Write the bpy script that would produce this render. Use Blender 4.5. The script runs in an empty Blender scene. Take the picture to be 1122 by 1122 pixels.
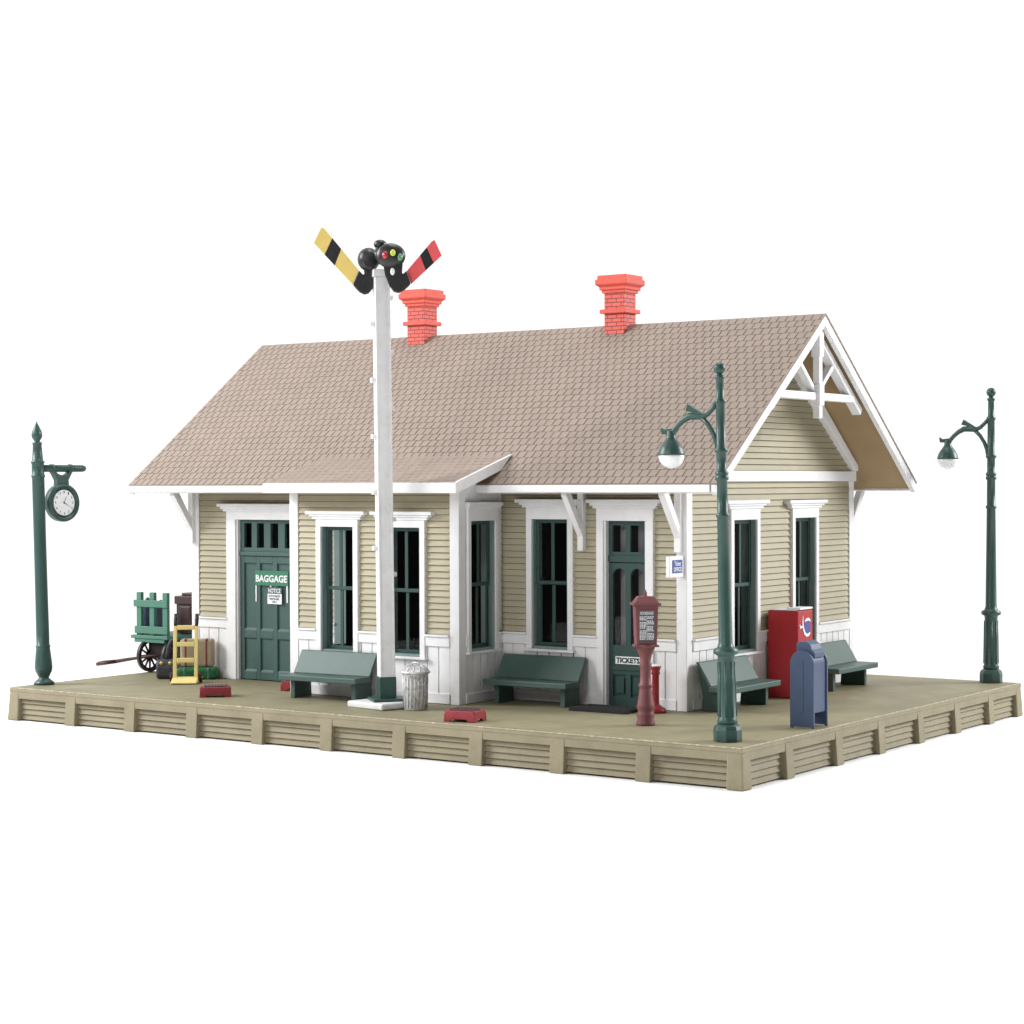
import bpy, bmesh, math, random
from mathutils import Vector, Matrix
random.seed(7)
S = bpy.context.scene
COL = S.collection
PI = math.pi

# ------------------------------------------------------------------ materials
def lin(c):
    return tuple(((v/255.0)/12.92 if v <= 10 else (((v/255.0)+0.055)/1.055)**2.4) for v in c)

def material(name, rgb, rough=0.55, var=0.10, scale=3.0, bump=0.0, bscale=40.0, spec=0.35, metal=0.0, island=0.0, stain=None, stain_amt=0.0, stain_scale=2.0):
    m = bpy.data.materials.new(name); m.use_nodes = True
    nt = m.node_tree; N = nt.nodes; Lk = nt.links
    b = N['Principled BSDF']
    b.inputs['Roughness'].default_value = rough
    b.inputs['Metallic'].default_value = metal
    b.inputs['Specular IOR Level'].default_value = spec
    tc = N.new('ShaderNodeTexCoord')
    no = N.new('ShaderNodeTexNoise'); no.inputs['Scale'].default_value = scale; no.inputs['Detail'].default_value = 6
    Lk.new(tc.outputs['Object'], no.inputs['Vector'])
    r = N.new('ShaderNodeMapRange'); r.inputs[1].default_value = 0.25; r.inputs[2].default_value = 0.75
    r.inputs[3].default_value = 1-var; r.inputs[4].default_value = 1+var
    Lk.new(no.outputs['Fac'], r.inputs[0])
    fac = r.outputs[0]
    if island:
        g = N.new('ShaderNodeNewGeometry'); r2 = N.new('ShaderNodeMapRange')
        r2.inputs[3].default_value = 1-island; r2.inputs[4].default_value = 1+island
        Lk.new(g.outputs['Random Per Island'], r2.inputs[0])
        mu = N.new('ShaderNodeMath'); mu.operation = 'MULTIPLY'
        Lk.new(fac, mu.inputs[0]); Lk.new(r2.outputs[0], mu.inputs[1]); fac = mu.outputs[0]
    mx = N.new('ShaderNodeVectorMath'); mx.operation = 'SCALE'
    mx.inputs[0].default_value = rgb
    Lk.new(fac, mx.inputs['Scale'])
    col = mx.outputs[0]
    if stain:
        n2 = N.new('ShaderNodeTexNoise'); n2.inputs['Scale'].default_value = stain_scale; n2.inputs['Detail'].default_value = 8
        n2.inputs['Roughness'].default_value = 0.65
        Lk.new(tc.outputs['Object'], n2.inputs['Vector'])
        r3 = N.new('ShaderNodeMapRange'); r3.inputs[1].default_value = 0.5; r3.inputs[2].default_value = 0.75
        r3.inputs[3].default_value = 0; r3.inputs[4].default_value = stain_amt
        Lk.new(n2.outputs['Fac'], r3.inputs[0])
        mc = N.new('ShaderNodeMix'); mc.data_type = 'RGBA'
        Lk.new(r3.outputs[0], mc.inputs['Factor']); Lk.new(col, mc.inputs['A']); mc.inputs['B'].default_value = (*stain, 1)
        col = mc.outputs['Result']
    Lk.new(col, b.inputs['Base Color'])
    if bump:
        n3 = N.new('ShaderNodeTexNoise'); n3.inputs['Scale'].default_value = bscale; n3.inputs['Detail'].default_value = 4
        Lk.new(tc.outputs['Object'], n3.inputs['Vector'])
        bp = N.new('ShaderNodeBump'); bp.inputs['Strength'].default_value = bump; bp.inputs['Distance'].default_value = 0.03
        Lk.new(n3.outputs['Fac'], bp.inputs['Height']); Lk.new(bp.outputs[0], b.inputs['Normal'])
    return m

M = {}
M['white'] = material('white_paint', (0.78, 0.78, 0.79), 0.5, 0.03, 2.0, 0.08, 30, stain=(0.56, 0.55, 0.53), stain_amt=0.35, stain_scale=2.6)
M['white2'] = material('post_white_paint', (0.72, 0.72, 0.72), 0.5, 0.05, 3.0, 0.15, 14, stain=(0.42, 0.42, 0.42), stain_amt=0.35, stain_scale=4)
M['siding'] = material('tan_siding_paint', (0.395, 0.358, 0.252), 0.6, 0.05, 2.5, 0.10, 40, island=0.03)
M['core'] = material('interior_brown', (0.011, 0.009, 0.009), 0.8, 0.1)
M['inner'] = material('interior_grey', (0.34, 0.31, 0.32), 0.5, 0.05)
M['green'] = material('bench_green_paint', (0.068, 0.116, 0.103), 0.45, 0.06, 4, 0.08, 30)
M['dgreen'] = material('sash_green_paint', (0.031, 0.070, 0.063), 0.45, 0.06, 4, 0.05, 30)
M['doorgreen'] = material('door_green_paint', (0.056, 0.106, 0.097), 0.5, 0.05, 3, 0.06, 30)
M['lampgreen'] = material('iron_green_paint', (0.028, 0.072, 0.062), 0.38, 0.08, 4, 0.12, 18, spec=0.45)
M['cartgreen'] = material('cart_green_paint', (0.068, 0.185, 0.135), 0.5, 0.07, 5, 0.1, 30)
M['soffit'] = material('soffit_ochre', (0.335, 0.235, 0.125), 0.65, 0.06, 1.5)
M['shingle'] = material('shingle_taupe', (0.305, 0.245, 0.206), 0.75, 0.05, 1.2, 0.15, 60, island=0.03)
M['deck'] = material('deck_ochre', (0.222, 0.200, 0.120), 0.6, 0.12, 1.3, 0.2, 12, stain=(0.29, 0.265, 0.175), stain_amt=0.8, stain_scale=1.0)
M['skirt'] = material('skirt_tan', (0.255, 0.222, 0.145), 0.65, 0.10, 1.5, 0.25, 22, stain=(0.175, 0.148, 0.095), stain_amt=0.55, stain_scale=2.2)
M['lip'] = material('dry_brushed_lip', (0.33, 0.29, 0.20), 0.65, 0.18, 7, 0.4, 20, stain=(0.72, 0.66, 0.54), stain_amt=0.8, stain_scale=9)
M['black'] = material('black_paint', (0.020, 0.020, 0.021), 0.35, 0.2, 6, 0.25, 12, spec=0.5)
M['rubber'] = material('black_mat_rubber', (0.016, 0.015, 0.017), 0.7, 0.2, 8, 0.4, 60)
M['wheel'] = material('dark_brown_wheel', (0.050, 0.015, 0.013), 0.45, 0.15, 6, 0.1)
M['yellow'] = material('signal_yellow', (0.86, 0.65, 0.19), 0.5, 0.04, 4)
M['tyellow'] = material('truck_pale_yellow', (0.77, 0.63, 0.25), 0.5, 0.05, 4, 0.1)
M['red'] = material('signal_red', (0.85, 0.115, 0.125), 0.5, 0.05, 4)
M['vend'] = material('machine_red', (0.40, 0.020, 0.026), 0.4, 0.05, 3, 0.05)
M['stool'] = material('stool_red', (0.28, 0.033, 0.042), 0.5, 0.10, 6, 0.15)
M['tread'] = material('stool_tread_dark', (0.10, 0.060, 0.065), 0.7, 0.25, 12, 0.4, 30)
M['ashred'] = material('stand_red', (0.26, 0.022, 0.026), 0.35, 0.08, 5)
M['maroon'] = material('schedule_maroon', (0.185, 0.066, 0.070), 0.5, 0.08, 5, 0.08)
M['blue'] = material('mailbox_blue', (0.050, 0.077, 0.140), 0.45, 0.06, 4, 0.08)
M['signblue'] = material('sign_blue', (0.06, 0.085, 0.33), 0.5, 0.05)
M['paper'] = material('sign_white', (0.82, 0.83, 0.85), 0.5, 0.02)
M['ink'] = material('sign_black_ink', (0.02, 0.022, 0.025), 0.5, 0.05)
M['film'] = material('decal_film', (0.085, 0.135, 0.165), 0.4, 0.08, 6)
M['bagsign'] = material('sign_green', (0.045, 0.19, 0.115), 0.45, 0.08, 5)
M['board'] = material('board_grey', (0.115, 0.120, 0.155), 0.5, 0.15, 8)
M['trunk'] = material('trunk_brown', (0.060, 0.034, 0.032), 0.5, 0.2, 5, 0.2)
M['trunkblue'] = material('trunk_navy', (0.018, 0.048, 0.080), 0.5, 0.15, 5, 0.1)
M['sack'] = material('sack_slate', (0.060, 0.085, 0.125), 0.75, 0.25, 4, 0.4, 10)
M['darkbag'] = material('bag_charcoal', (0.050, 0.052, 0.062), 0.45, 0.25, 6, 0.2)
M['brass'] = material('brass_fitting', (0.62, 0.45, 0.18), 0.35, 0.1, metal=0.6)
M['tanbag'] = material('case_tan', (0.42, 0.33, 0.22), 0.55, 0.10, 6)
M['brownbag'] = material('case_band_brown', (0.20, 0.055, 0.050), 0.55, 0.12, 6)
M['greenbag'] = material('bag_green', (0.022, 0.135, 0.052), 0.55, 0.2, 6, 0.2)
M['lens_r'] = material('lens_red', (0.55, 0.03, 0.04), 0.15, 0.05, spec=0.6)
M['lens_y'] = material('lens_yellow_green', (0.55, 0.66, 0.06), 0.15, 0.05, spec=0.6)
M['lens_g'] = material('lens_green', (0.13, 0.34, 0.17), 0.15, 0.05, spec=0.6)
M['jamb'] = material('jamb_grey_green', (0.20, 0.27, 0.26), 0.5, 0.05)
M['globe'] = material('frosted_globe', (0.82, 0.83, 0.83), 0.22, 0.01, spec=0.6)
M['silver'] = material('drybrushed_silver', (0.58, 0.58, 0.59), 0.38, 0.25, 12, 0.2, 30, metal=0.3, stain=(0.12, 0.12, 0.13), stain_amt=0.85, stain_scale=9)
M['ground'] = material('studio_table_white', (0.95, 0.95, 0.95), 0.9, 0.0, spec=0.0)

def brick_material():
    m = bpy.data.materials.new('coral_brick'); m.use_nodes = True
    nt = m.node_tree; N = nt.nodes; Lk = nt.links; b = N['Principled BSDF']; b.inputs['Roughness'].default_value = 0.6
    tc = N.new('ShaderNodeTexCoord'); sp = N.new('ShaderNodeSeparateXYZ'); Lk.new(tc.outputs['Object'], sp.inputs[0])
    ad = N.new('ShaderNodeMath'); Lk.new(sp.outputs['X'], ad.inputs[0]); Lk.new(sp.outputs['Y'], ad.inputs[1])
    cb = N.new('ShaderNodeCombineXYZ'); Lk.new(ad.outputs[0], cb.inputs['X']); Lk.new(sp.outputs['Z'], cb.inputs['Y'])
    br = N.new('ShaderNodeTexBrick'); Lk.new(cb.outputs[0], br.inputs['Vector'])
    br.inputs['Color1'].default_value = (0.64, 0.090, 0.062, 1); br.inputs['Color2'].default_value = (0.72, 0.115, 0.082, 1)
    br.inputs['Mortar'].default_value = (0.16, 0.028, 0.026, 1); br.inputs['Scale'].default_value = 1.0
    br.inputs['Mortar Size'].default_value = 0.010; br.inputs['Brick Width'].default_value = 0.26; br.inputs['Row Height'].default_value = 0.095
    Lk.new(br.outputs['Color'], b.inputs['Base Color'])
    bp = N.new('ShaderNodeBump'); bp.inputs['Strength'].default_value = 0.5; bp.inputs['Distance'].default_value = 0.02; bp.invert = True
    Lk.new(br.outputs['Fac'], bp.inputs['Height']); Lk.new(bp.outputs[0], b.inputs['Normal'])
    return m
M['brick'] = brick_material()
M['coral'] = material('coral_cap', (0.67, 0.102, 0.073), 0.6, 0.06, 5, 0.1)

def glass_material():
    m = bpy.data.materials.new('clear_glazing'); m.use_nodes = True
    nt = m.node_tree; N = nt.nodes; Lk = nt.links
    N.remove(N['Principled BSDF'])
    t = N.new('ShaderNodeBsdfTransparent'); t.inputs[0].default_value = (0.93, 0.94, 0.94, 1)
    g = N.new('ShaderNodeBsdfGlossy'); g.inputs['Roughness'].default_value = 0.02
    mx = N.new('ShaderNodeMixShader'); mx.inputs[0].default_value = 0.012; Lk.new(t.outputs[0], mx.inputs[1]); Lk.new(g.outputs[0], mx.inputs[2])
    Lk.new(mx.outputs[0], N['Material Output'].inputs['Surface'])
    return m
M['glass'] = glass_material()

# ------------------------------------------------------------------ mesh helpers
class MB:
    """collects shapes; build() links them as ONE mesh object"""
    def __init__(s): s.v = []; s.f = []; s.mi = []; s.mats = []; s.cur = 0; s.sm = []; s.smooth = False
    def mat(s, m):
        if m not in s.mats: s.mats.append(m)
        s.cur = s.mats.index(m); return s
    def add(s, vs, fs):
        o = len(s.v); s.v += [tuple(v) for v in vs]
        for f in fs: s.f.append(tuple(i+o for i in f)); s.mi.append(s.cur); s.sm.append(s.smooth)
        return s
    def hexa(s, p):  # 8 points, bottom 4 then top 4
        return s.add(p, [(0, 3, 2, 1), (4, 5, 6, 7), (0, 1, 5, 4), (1, 2, 6, 5), (2, 3, 7, 6), (3, 0, 4, 7)])
    def box(s, x0, x1, y0, y1, z0, z1):
        return s.hexa([(x0, y0, z0), (x1, y0, z0), (x1, y1, z0), (x0, y1, z0), (x0, y0, z1), (x1, y0, z1), (x1, y1, z1), (x0, y1, z1)])
    def prism(s, poly, a, b, fn):  # poly of 2D points swept between a and b; fn(p, q, t) -> 3D
        n = len(poly)
        vs = [fn(p[0], p[1], a) for p in poly]+[fn(p[0], p[1], b) for p in poly]
        fs = [tuple(range(n)), tuple(range(2*n-1, n-1, -1))]+[(i, i+n, (i+1) % n+n, (i+1) % n) for i in range(n)]
        return s.add(vs, fs)
    def lathe(s, prof, seg=24, c=(0, 0, 0), caps=True, fn=None, flat=False):
        vs = []
        for r, z in prof:
            for k in range(seg):
                a = 2*PI*(k+0.5)/seg; p = (r*math.cos(a), r*math.sin(a), z)
                if fn: p = fn(*p)
                vs.append((p[0]+c[0], p[1]+c[1], p[2]+c[2]))
        fs = []
        for i in range(len(prof)-1):
            for k in range(seg):
                k2 = (k+1) % seg; fs.append((i*seg+k, i*seg+k2, (i+1)*seg+k2, (i+1)*seg+k))
        if caps:
            fs.append(tuple(range(seg-1, -1, -1))); n = (len(prof)-1)*seg; fs.append(tuple(range(n, n+seg)))
        old = s.smooth; s.smooth = not flat; s.add(vs, fs); s.smooth = old; return s
    def tube(s, pts, rad, seg=12):
        pts = [Vector(p) for p in pts]; n = len(pts)
        if not hasattr(rad, '__len__'): rad = [rad]*n
        vs = []; up = None
        for i, p in enumerate(pts):
            t = (pts[min(i+1, n-1)]-pts[max(i-1, 0)]).normalized()
            if up is None: up = t.orthogonal().normalized()
            up = (up-t*up.dot(t)).normalized(); q = t.cross(up)
            for k in range(seg):
                a = 2*PI*k/seg; vs.append(p+(up*math.cos(a)+q*math.sin(a))*rad[i])
        fs = [(i*seg+k, i*seg+(k+1) % seg, (i+1)*seg+(k+1) % seg, (i+1)*seg+k) for i in range(n-1) for k in range(seg)]
        fs += [tuple(range(seg-1, -1, -1)), tuple(range((n-1)*seg, n*seg))]
        old = s.smooth; s.smooth = True; s.add(vs, fs); s.smooth = old; return s
    def sphere(s, c, r, sx=1, sy=1, sz=1, seg=20, rings=12, z0=-1.0, z1=1.0):
        a0 = math.asin(max(-1, z0)); a1 = math.asin(min(1, z1)); prof = []
        for i in range(rings+1):
            a = a0+(a1-a0)*i/rings; prof.append((max(1e-4, r*math.cos(a)), r*math.sin(a)))
        return s.lathe(prof, seg, c, True, lambda x, y, z: (x*sx, y*sy, z*sz))
    def xf(s, mtx):
        s.v = [tuple(mtx @ Vector(v)) for v in s.v]; return s
    def build(s, name, m=None, parent=None, bevel=0.0, segs=2):
        off = Vector((0, 0, 0)); q = parent
        while q is not None: off += q.location; q = q.parent   # roots are unrotated while their parts are built
        me = bpy.data.meshes.new(name)
        me.from_pydata([(v[0]-off.x, v[1]-off.y, v[2]-off.z) for v in s.v], [], s.f)
        for mm in ([m] if m else s.mats): me.materials.append(mm)
        for p, i, k in zip(me.polygons, s.mi, s.sm):
            p.material_index = 0 if m else i; p.use_smooth = k
        bm = bmesh.new(); bm.from_mesh(me); bmesh.ops.recalc_face_normals(bm, faces=bm.faces); bm.to_mesh(me); bm.free()
        o = bpy.data.objects.new(name, me); COL.objects.link(o); o.parent = parent
        if bevel:
            b = o.modifiers.new('edge_rounding', 'BEVEL'); b.width = bevel; b.segments = segs; b.limit_method = 'ANGLE'; b.angle_limit = math.radians(40)
        return o

def thing(name, label, cat, loc=(0, 0, 0), group=None):
    o = bpy.data.objects.new(name, None); COL.objects.link(o); o.location = loc; o.empty_display_size = 0.2
    o['label'] = label; o['category'] = cat
    if group: o['group'] = group
    return o
def tag(o, label, cat, group=None):
    o['label'] = label; o['category'] = cat
    if group: o['group'] = group
    return o
def copy_tree(o, parent=None):
    c = o.copy(); COL.objects.link(c); c.parent = parent
    for ch in list(o.children): copy_tree(ch, c)
    return c

def text_mb(body, w, h, bold=0.02, depth=0.006):
    """writing as a mesh, centred, w x h in the local xy plane"""
    cu = bpy.data.curves.new('lettering', 'FONT'); cu.body = body; cu.align_x = 'CENTER'; cu.align_y = 'CENTER'
    cu.offset = bold; cu.space_line = 0.95; cu.resolution_u = 3
    ob = bpy.data.objects.new('lettering', cu); COL.objects.link(ob)
    dg = bpy.context.evaluated_depsgraph_get(); dg.update()
    me = bpy.data.meshes.new_from_object(ob.evaluated_get(dg))
    vs = [v.co.copy() for v in me.vertices]; fs = [tuple(p.vertices) for p in me.polygons]
    bpy.data.objects.remove(ob); bpy.data.curves.remove(cu); bpy.data.meshes.remove(me)
    xs = [v.x for v in vs]; ys = [v.y for v in vs]
    kx = w/(max(xs)-min(xs)); ky = h/(max(ys)-min(ys)); mx = (max(xs)+min(xs))/2; my = (max(ys)+min(ys))/2
    mb = MB(); mb.add([((v.x-mx)*kx, (v.y-my)*ky, 0) for v in vs], fs); return mb

# a wall's own frame: u along it, d out of it, z up
class Face:
    def __init__(s, kind, at): s.k = kind; s.at = at
    def p(s, u, d, z):
        if s.k == 'front': return (u, s.at-d, z)
        if s.k == 'back': return (u, s.at+d, z)
        if s.k == 'right': return (s.at+d, u, z)
        return (s.at-d, u, z)
    def box(s, mb, u0, u1, d0, d1, z0, z1):
        P = s.p
        return mb.hexa([P(u0, d0, z0), P(u1, d0, z0), P(u1, d1, z0), P(u0, d1, z0), P(u0, d0, z1), P(u1, d0, z1), P(u1, d1, z1), P(u0, d1, z1)])
    def mtx(s, u, d, z):  # text plane -> wall
        if s.k == 'front': R = Matrix(((1, 0, 0), (0, 0, -1), (0, 1, 0)))
        else: R = Matrix(((0, 0, 1), (1, 0, 0), (0, 1, 0)))   # right
        return Matrix.Translation(s.p(u, d, z)) @ R.to_4x4()

def spans(u0, u1, holes, z):
    segs = [(u0, u1)]
    for a, b, za, zb in holes:
        if za < z < zb:
            out = []
            for p, q in segs:
                if b <= p or a >= q: out.append((p, q)); continue
                if a > p: out.append((p, a))
                if b < q: out.append((b, q))
            segs = out
    return [(p, q) for p, q in segs if q-p > 0.015]

def core_wall(mb, F, u0, u1, z0, z1, holes, t=0.12):
    zs = sorted({z0, z1, *[h[2] for h in holes], *[h[3] for h in holes]}); zs = [z for z in zs if z0 <= z <= z1]
    for a, b in zip(zs, zs[1:]):
        for p, q in spans(u0, u1, holes, (a+b)/2): F.box(mb, p, q, -t, -0.002, a, b)
def clapboards(mb, F, u0, u1, z0, z1, holes, pitch=0.139, limit=None):
    n = round((z1-z0)/pitch); pt = (z1-z0)/n; P = F.p
    for i in range(n):
        a = z0+i*pt+0.009; b = z0+(i+1)*pt
        l0, l1 = (u0, u1) if limit is None else limit((a+b)/2)
        if l1-l0 < 0.03: continue
        for p, q in spans(l0, l1, holes, (a+b)/2):
            mb.hexa([P(p, 0, a), P(q, 0, a), P(q, 0.048, a), P(p, 0.048, a), P(p, 0, b), P(q, 0, b), P(q, 0.004, b), P(p, 0.004, b)])
# ------------------------------------------------------------------ dimensions of the depot
YF, YB, XR, XL = 4.461, 12.605, -3.758, -18.134
BY, BXL, BXR = 2.809, -13.375, -8.561
YM = (YF+YB)/2
FRONT = Face('front', YF); RIGHT = Face('right', XR); LEFT = Face('left', XL); BACK = Face('back', YB)
BAYF = Face('front', BY); BAYR = Face('right', BXR); BAYL = Face('left', BXL)
ZW = 4.72      # wall head under the eaves

house = thing('depot_house', 'tan clapboard station house with taupe shingle roof and two coral brick chimneys', 'building', (-11, YM, 0))

# openings: (u0, u1, z0, z1)
W3 = (-7.68, -6.72, 1.23, 4.08); TD = (-5.78, -4.69, 0.0, 4.06); BD = (-16.64, -14.68, 0.0, 4.0)
B1 = (-12.45, -11.49, 1.06, 3.90); B2 = (-10.53, -9.57, 1.06, 3.90)
S1 = (3.17, 4.10, 1.20, 4.05); S2 = (3.30, 4.40, 1.05, 4.05)
R1 = (6.45, 7.53, 1.13, 4.05); R2 = (9.42, 10.50, 1.13, 4.05)
def casing_hole(o, cw=0.16): return (o[0]-cw+0.03, o[1]+cw-0.03, o[2]-0.10 if o[2] > 0.1 else -1, o[3]+0.16)
bayhole = (BXL+0.0, BXR-0.0, -1, 4.95)

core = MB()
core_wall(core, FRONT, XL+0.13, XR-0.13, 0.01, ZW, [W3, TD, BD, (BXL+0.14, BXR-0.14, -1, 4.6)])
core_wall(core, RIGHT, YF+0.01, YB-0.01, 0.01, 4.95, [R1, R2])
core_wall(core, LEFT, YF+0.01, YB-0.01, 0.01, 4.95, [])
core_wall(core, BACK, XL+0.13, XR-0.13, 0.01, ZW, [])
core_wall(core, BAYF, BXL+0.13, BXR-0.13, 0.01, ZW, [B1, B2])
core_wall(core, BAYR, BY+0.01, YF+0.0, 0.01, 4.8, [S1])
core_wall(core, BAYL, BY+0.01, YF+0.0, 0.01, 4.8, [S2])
core.box(XL+0.13, XR-0.13, YF+0.13, YB-0.13, 4.58, 4.66)          # unseen ceiling over house and bay, added to block light
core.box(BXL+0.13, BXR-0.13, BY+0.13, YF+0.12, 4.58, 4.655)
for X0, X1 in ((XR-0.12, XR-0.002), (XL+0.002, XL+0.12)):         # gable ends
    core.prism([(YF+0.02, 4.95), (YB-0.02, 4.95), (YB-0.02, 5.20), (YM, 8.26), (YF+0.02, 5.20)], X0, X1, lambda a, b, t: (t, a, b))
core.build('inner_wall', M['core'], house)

sid = MB()
fh = [casing_hole(W3), casing_hole(TD), casing_hole(BD), bayhole]
clapboards(sid, FRONT, XL+0.218, XR-0.218, 1.535, 4.75, fh)
bh = [casing_hole(B1), casing_hole(B2)]
clapboards(sid, BAYF, BXL+0.218, BXR-0.218, 1.535, 4.75, bh)
rh = [casing_hole(R1), casing_hole(R2)]
clapboards(sid, RIGHT, YF+0.218, YB-0.222, 1.535, 4.9, rh)
clapboards(sid, LEFT, YF+0.2, YB-0.2, 1.535, 4.9, [])
clapboards(sid, BACK, XL+0.2, XR-0.2, 1.535, 4.75, [])
slope = (8.696-4.878)/(YM-3.49)
def roofz(y): return 4.878+slope*((y if y <= YM else 2*YM-y)-3.49)   # top of the roof deck
gl = lambda z: (YM-(8.30-z)/slope, YM+(8.30-z)/slope)
clapboards(sid, RIGHT, 0, 0, 5.15, 8.3, [], limit=gl)
clapboards(sid, LEFT, 0, 0, 5.15, 8.3, [], limit=gl)
sid.build('clapboard_siding', M['siding'], house)

wn = MB()
# under the tall windows the panelling runs on below the sill
def wains_cut(mb, F, u0, u1, wins, w=0.31):
    n = round((u1-u0)/w); k = (u1-u0)/n
    F.box(mb, u0, u1, 0, 0.02, 0.02, 0.95)
    for p, q in spans(u0, u1, wins, 1.2): F.box(mb, p, q, 0, 0.02, 0.95, 1.45)
    for i in range(n):
        a, b = u0+i*k+0.012, u0+(i+1)*k-0.012
        for p, q in spans(a, b, wins, 1.2): F.box(mb, p, q, 0.02, 0.045, 0.2, 1.3)
        for h in wins:
            p, q = max(a, h[0]), min(b, h[1])
            if q-p > 0.02: F.box(mb, p, q, 0.02, 0.044, 0.2, h[2]+0.02)
    F.box(mb, u0, u1, 0.02, 0.075, 0.012, 0.235)
    for p, q in spans(u0, u1, wins, 1.4):
        F.box(mb, p, q, 0.02, 0.085, 1.275, 1.49); F.box(mb, p, q, 0.0, 0.125, 1.49, 1.535)
def wh(o): return (o[0]-0.14, o[1]+0.14, o[2]-0.08, 4)
wains_cut(wn, FRONT, XL+0.2, BD[0]-0.29, [])
wains_cut(wn, FRONT, BD[1]+0.29, BXL-0.02, [])
wains_cut(wn, FRONT, BXR+0.02, TD[0]-0.17, [wh(W3)])
wains_cut(wn, FRONT, TD[1]+0.17, XR-0.2, [])
wains_cut(wn, BAYF, BXL+0.2, BXR-0.2, [wh(B1), wh(B2)])
wains_cut(wn, RIGHT, YF+0.2, YB-0.2, [wh(R1), wh(R2)])
wains_cut(wn, LEFT, YF+0.2, YB-0.2, [])
wains_cut(wn, BACK, XL+0.2, XR-0.2, [])
wains_cut(wn, BAYR, BY+0.2, YF-0.02, [(S1[0]-0.12, S1[1]+0.12, S1[2]-0.08, 4)])
wains_cut(wn, BAYL, BY+0.2, YF-0.02, [(S2[0]-0.12, S2[1]+0.05, S2[2]-0.08, 4)])
# panelled bay cheeks: smooth white boards above the wainscot
for F in (BAYR, BAYL):
    for p, q in spans(BY+0.2, YF-0.02, [casing_hole(S1, 0.13)] if F is BAYR else [(S2[0]-0.1, S2[1]+0.07, 0, 5)], 2): F.box(wn, p, q, 0, 0.02, 1.535, 4.2)
    wn.prism([(BY+0.2, 4.2), (YF-0.02, 4.2), (YF-0.02, 5.20), (BY+0.2, 4.82)], 0, 0.021, lambda u, z, d: F.p(u, d, z))
wn.build('wainscot', M['white'], house, 0.006, 1)

def corner(x, y, sx, sy, z1, w=0.2, t=0.055):
    """L-shaped corner board round the outer corner x,y; the walls lie on the (-sx, -sy) side"""
    a = (x+sx*t, y+sy*t); b = (x-sx*w, y-sy*w)
    poly = [a, (b[0], a[1]), (b[0], y), (x, y), (x, b[1]), (a[0], b[1])]
    m = MB(); m.prism(poly, 0.004, z1, lambda p, q, t_: (p, q, t_)); m.build('corner_board', M['white'], house, 0.008, 1)
corner(XR, YF, 1, -1, 4.9); corner(XL, YF, -1, -1, 4.9); corner(XR, YB, 1, 1, 4.9); corner(XL, YB, -1, 1, 4.9)
corner(BXR, BY, 1, -1, 4.78); corner(BXL, BY, -1, -1, 4.78)
for F in (RIGHT, LEFT):
    m = MB(); F.box(m, YF-0.10, YB+0.10, 0.0, 0.10, 4.905, 5.15); m.build('gable_frieze', M['white'], house, 0.008, 1)
for sgn in (-1, 1):     # raking boards on the gable walls, just under the roof
    for t0, t1 in ((XR+0.003, XR+0.17), (XL-0.17, XL-0.003)):
        e = YM+sgn*(YB-YM+0.06); m = MB()
        m.prism([(e, roofz(e)-0.285), (YM+sgn*0.001, roofz(YM)-0.285), (YM+sgn*0.001, roofz(YM)-0.70), (e-sgn*0.12, 5.153), (e, 5.153)], t0, t1, lambda a, b, t: (t, a, b))
        m.build('raking_board', M['white'], house, 0.008, 1)

# ------------------------------------------------------------------ windows and doors (parts of the house)
def window(F, o, cw=0.145, corn=0.25, head=0.2, ctop=None, sill=True, glaze=True):
    u0, u1, z0, z1 = o; zt = z1+head if ctop is None else ctop-0.19
    mb = MB()
    F.box(mb, u0-cw, u0, 0.0, 0.10, z0-0.05, z1); F.box(mb, u1, u1+cw, 0.0, 0.10, z0-0.05, z1)
    F.box(mb, u0-cw, u1+cw, 0.0, 0.10, z1, zt)
    F.box(mb, u0-cw-corn*0.35, u1+cw+corn*0.35, 0.0, 0.125, zt, zt+0.06)
    F.box(mb, u0-cw-corn*0.62, u1+cw+corn*0.62, 0.0, 0.155, zt+0.06, zt+0.11)
    F.box(mb, u0-cw-corn, u1+cw+corn, 0.0, 0.19, zt+0.11, zt+0.19)
    if sill: F.box(mb, u0-cw-0.05, u1+cw+0.05, 0.0, 0.16, z0-0.10, z0-0.045)
    c = mb.build('window', M['white'], house, 0.008, 1)
    mb = MB()
    F.box(mb, u0+0.001, u0+0.03, -0.30, 0.06, z0, z1-0.002); F.box(mb, u1-0.03, u1-0.001, -0.30, 0.06, z0, z1-0.002)
    F.box(mb, u0+0.03, u1-0.03, -0.30, 0.055, z0-0.045, z0+0.012)
    mb.build('jamb', M['jamb'], c)
    a, b = u0+0.03, u1-0.03; za, zb = z0+0.012, z1; zm = (za+zb)/2
    if not glaze: return c
    s = MB(); f = 0.085
    for p0, p1, d in ((zm-0.04, zb, -0.05), (za, zm+0.04, -0.085)):
        F.box(s, a, a+f, d-0.035, d, p0, p1); F.box(s, b-f, b, d-0.035, d, p0, p1)
        F.box(s, a+f, b-f, d-0.035, d, p1-0.085, p1); F.box(s, a+f, b-f, d-0.035, d, p0, p0+0.085)
        m_ = (a+b)/2; F.box(s, m_-0.045, m_+0.045, d-0.034, d-0.002, p0+0.085, p1-0.085)
    s.build('sash', M['dgreen'], c, 0.008, 1)
    if glaze:
        g = MB()
        for p0, p1, d in ((zm, zb-0.03, -0.068), (za+0.03, zm, -0.103)): g.add([F.p(a+0.04, d, p0), F.p(b-0.04, d, p0), F.p(b-0.04, d, p1), F.p(a+0.04, d, p1)], [(0, 1, 2, 3)])
        g.build('pane', M['glass'], c)
    return c
window(FRONT, W3, ctop=4.53)
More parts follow.
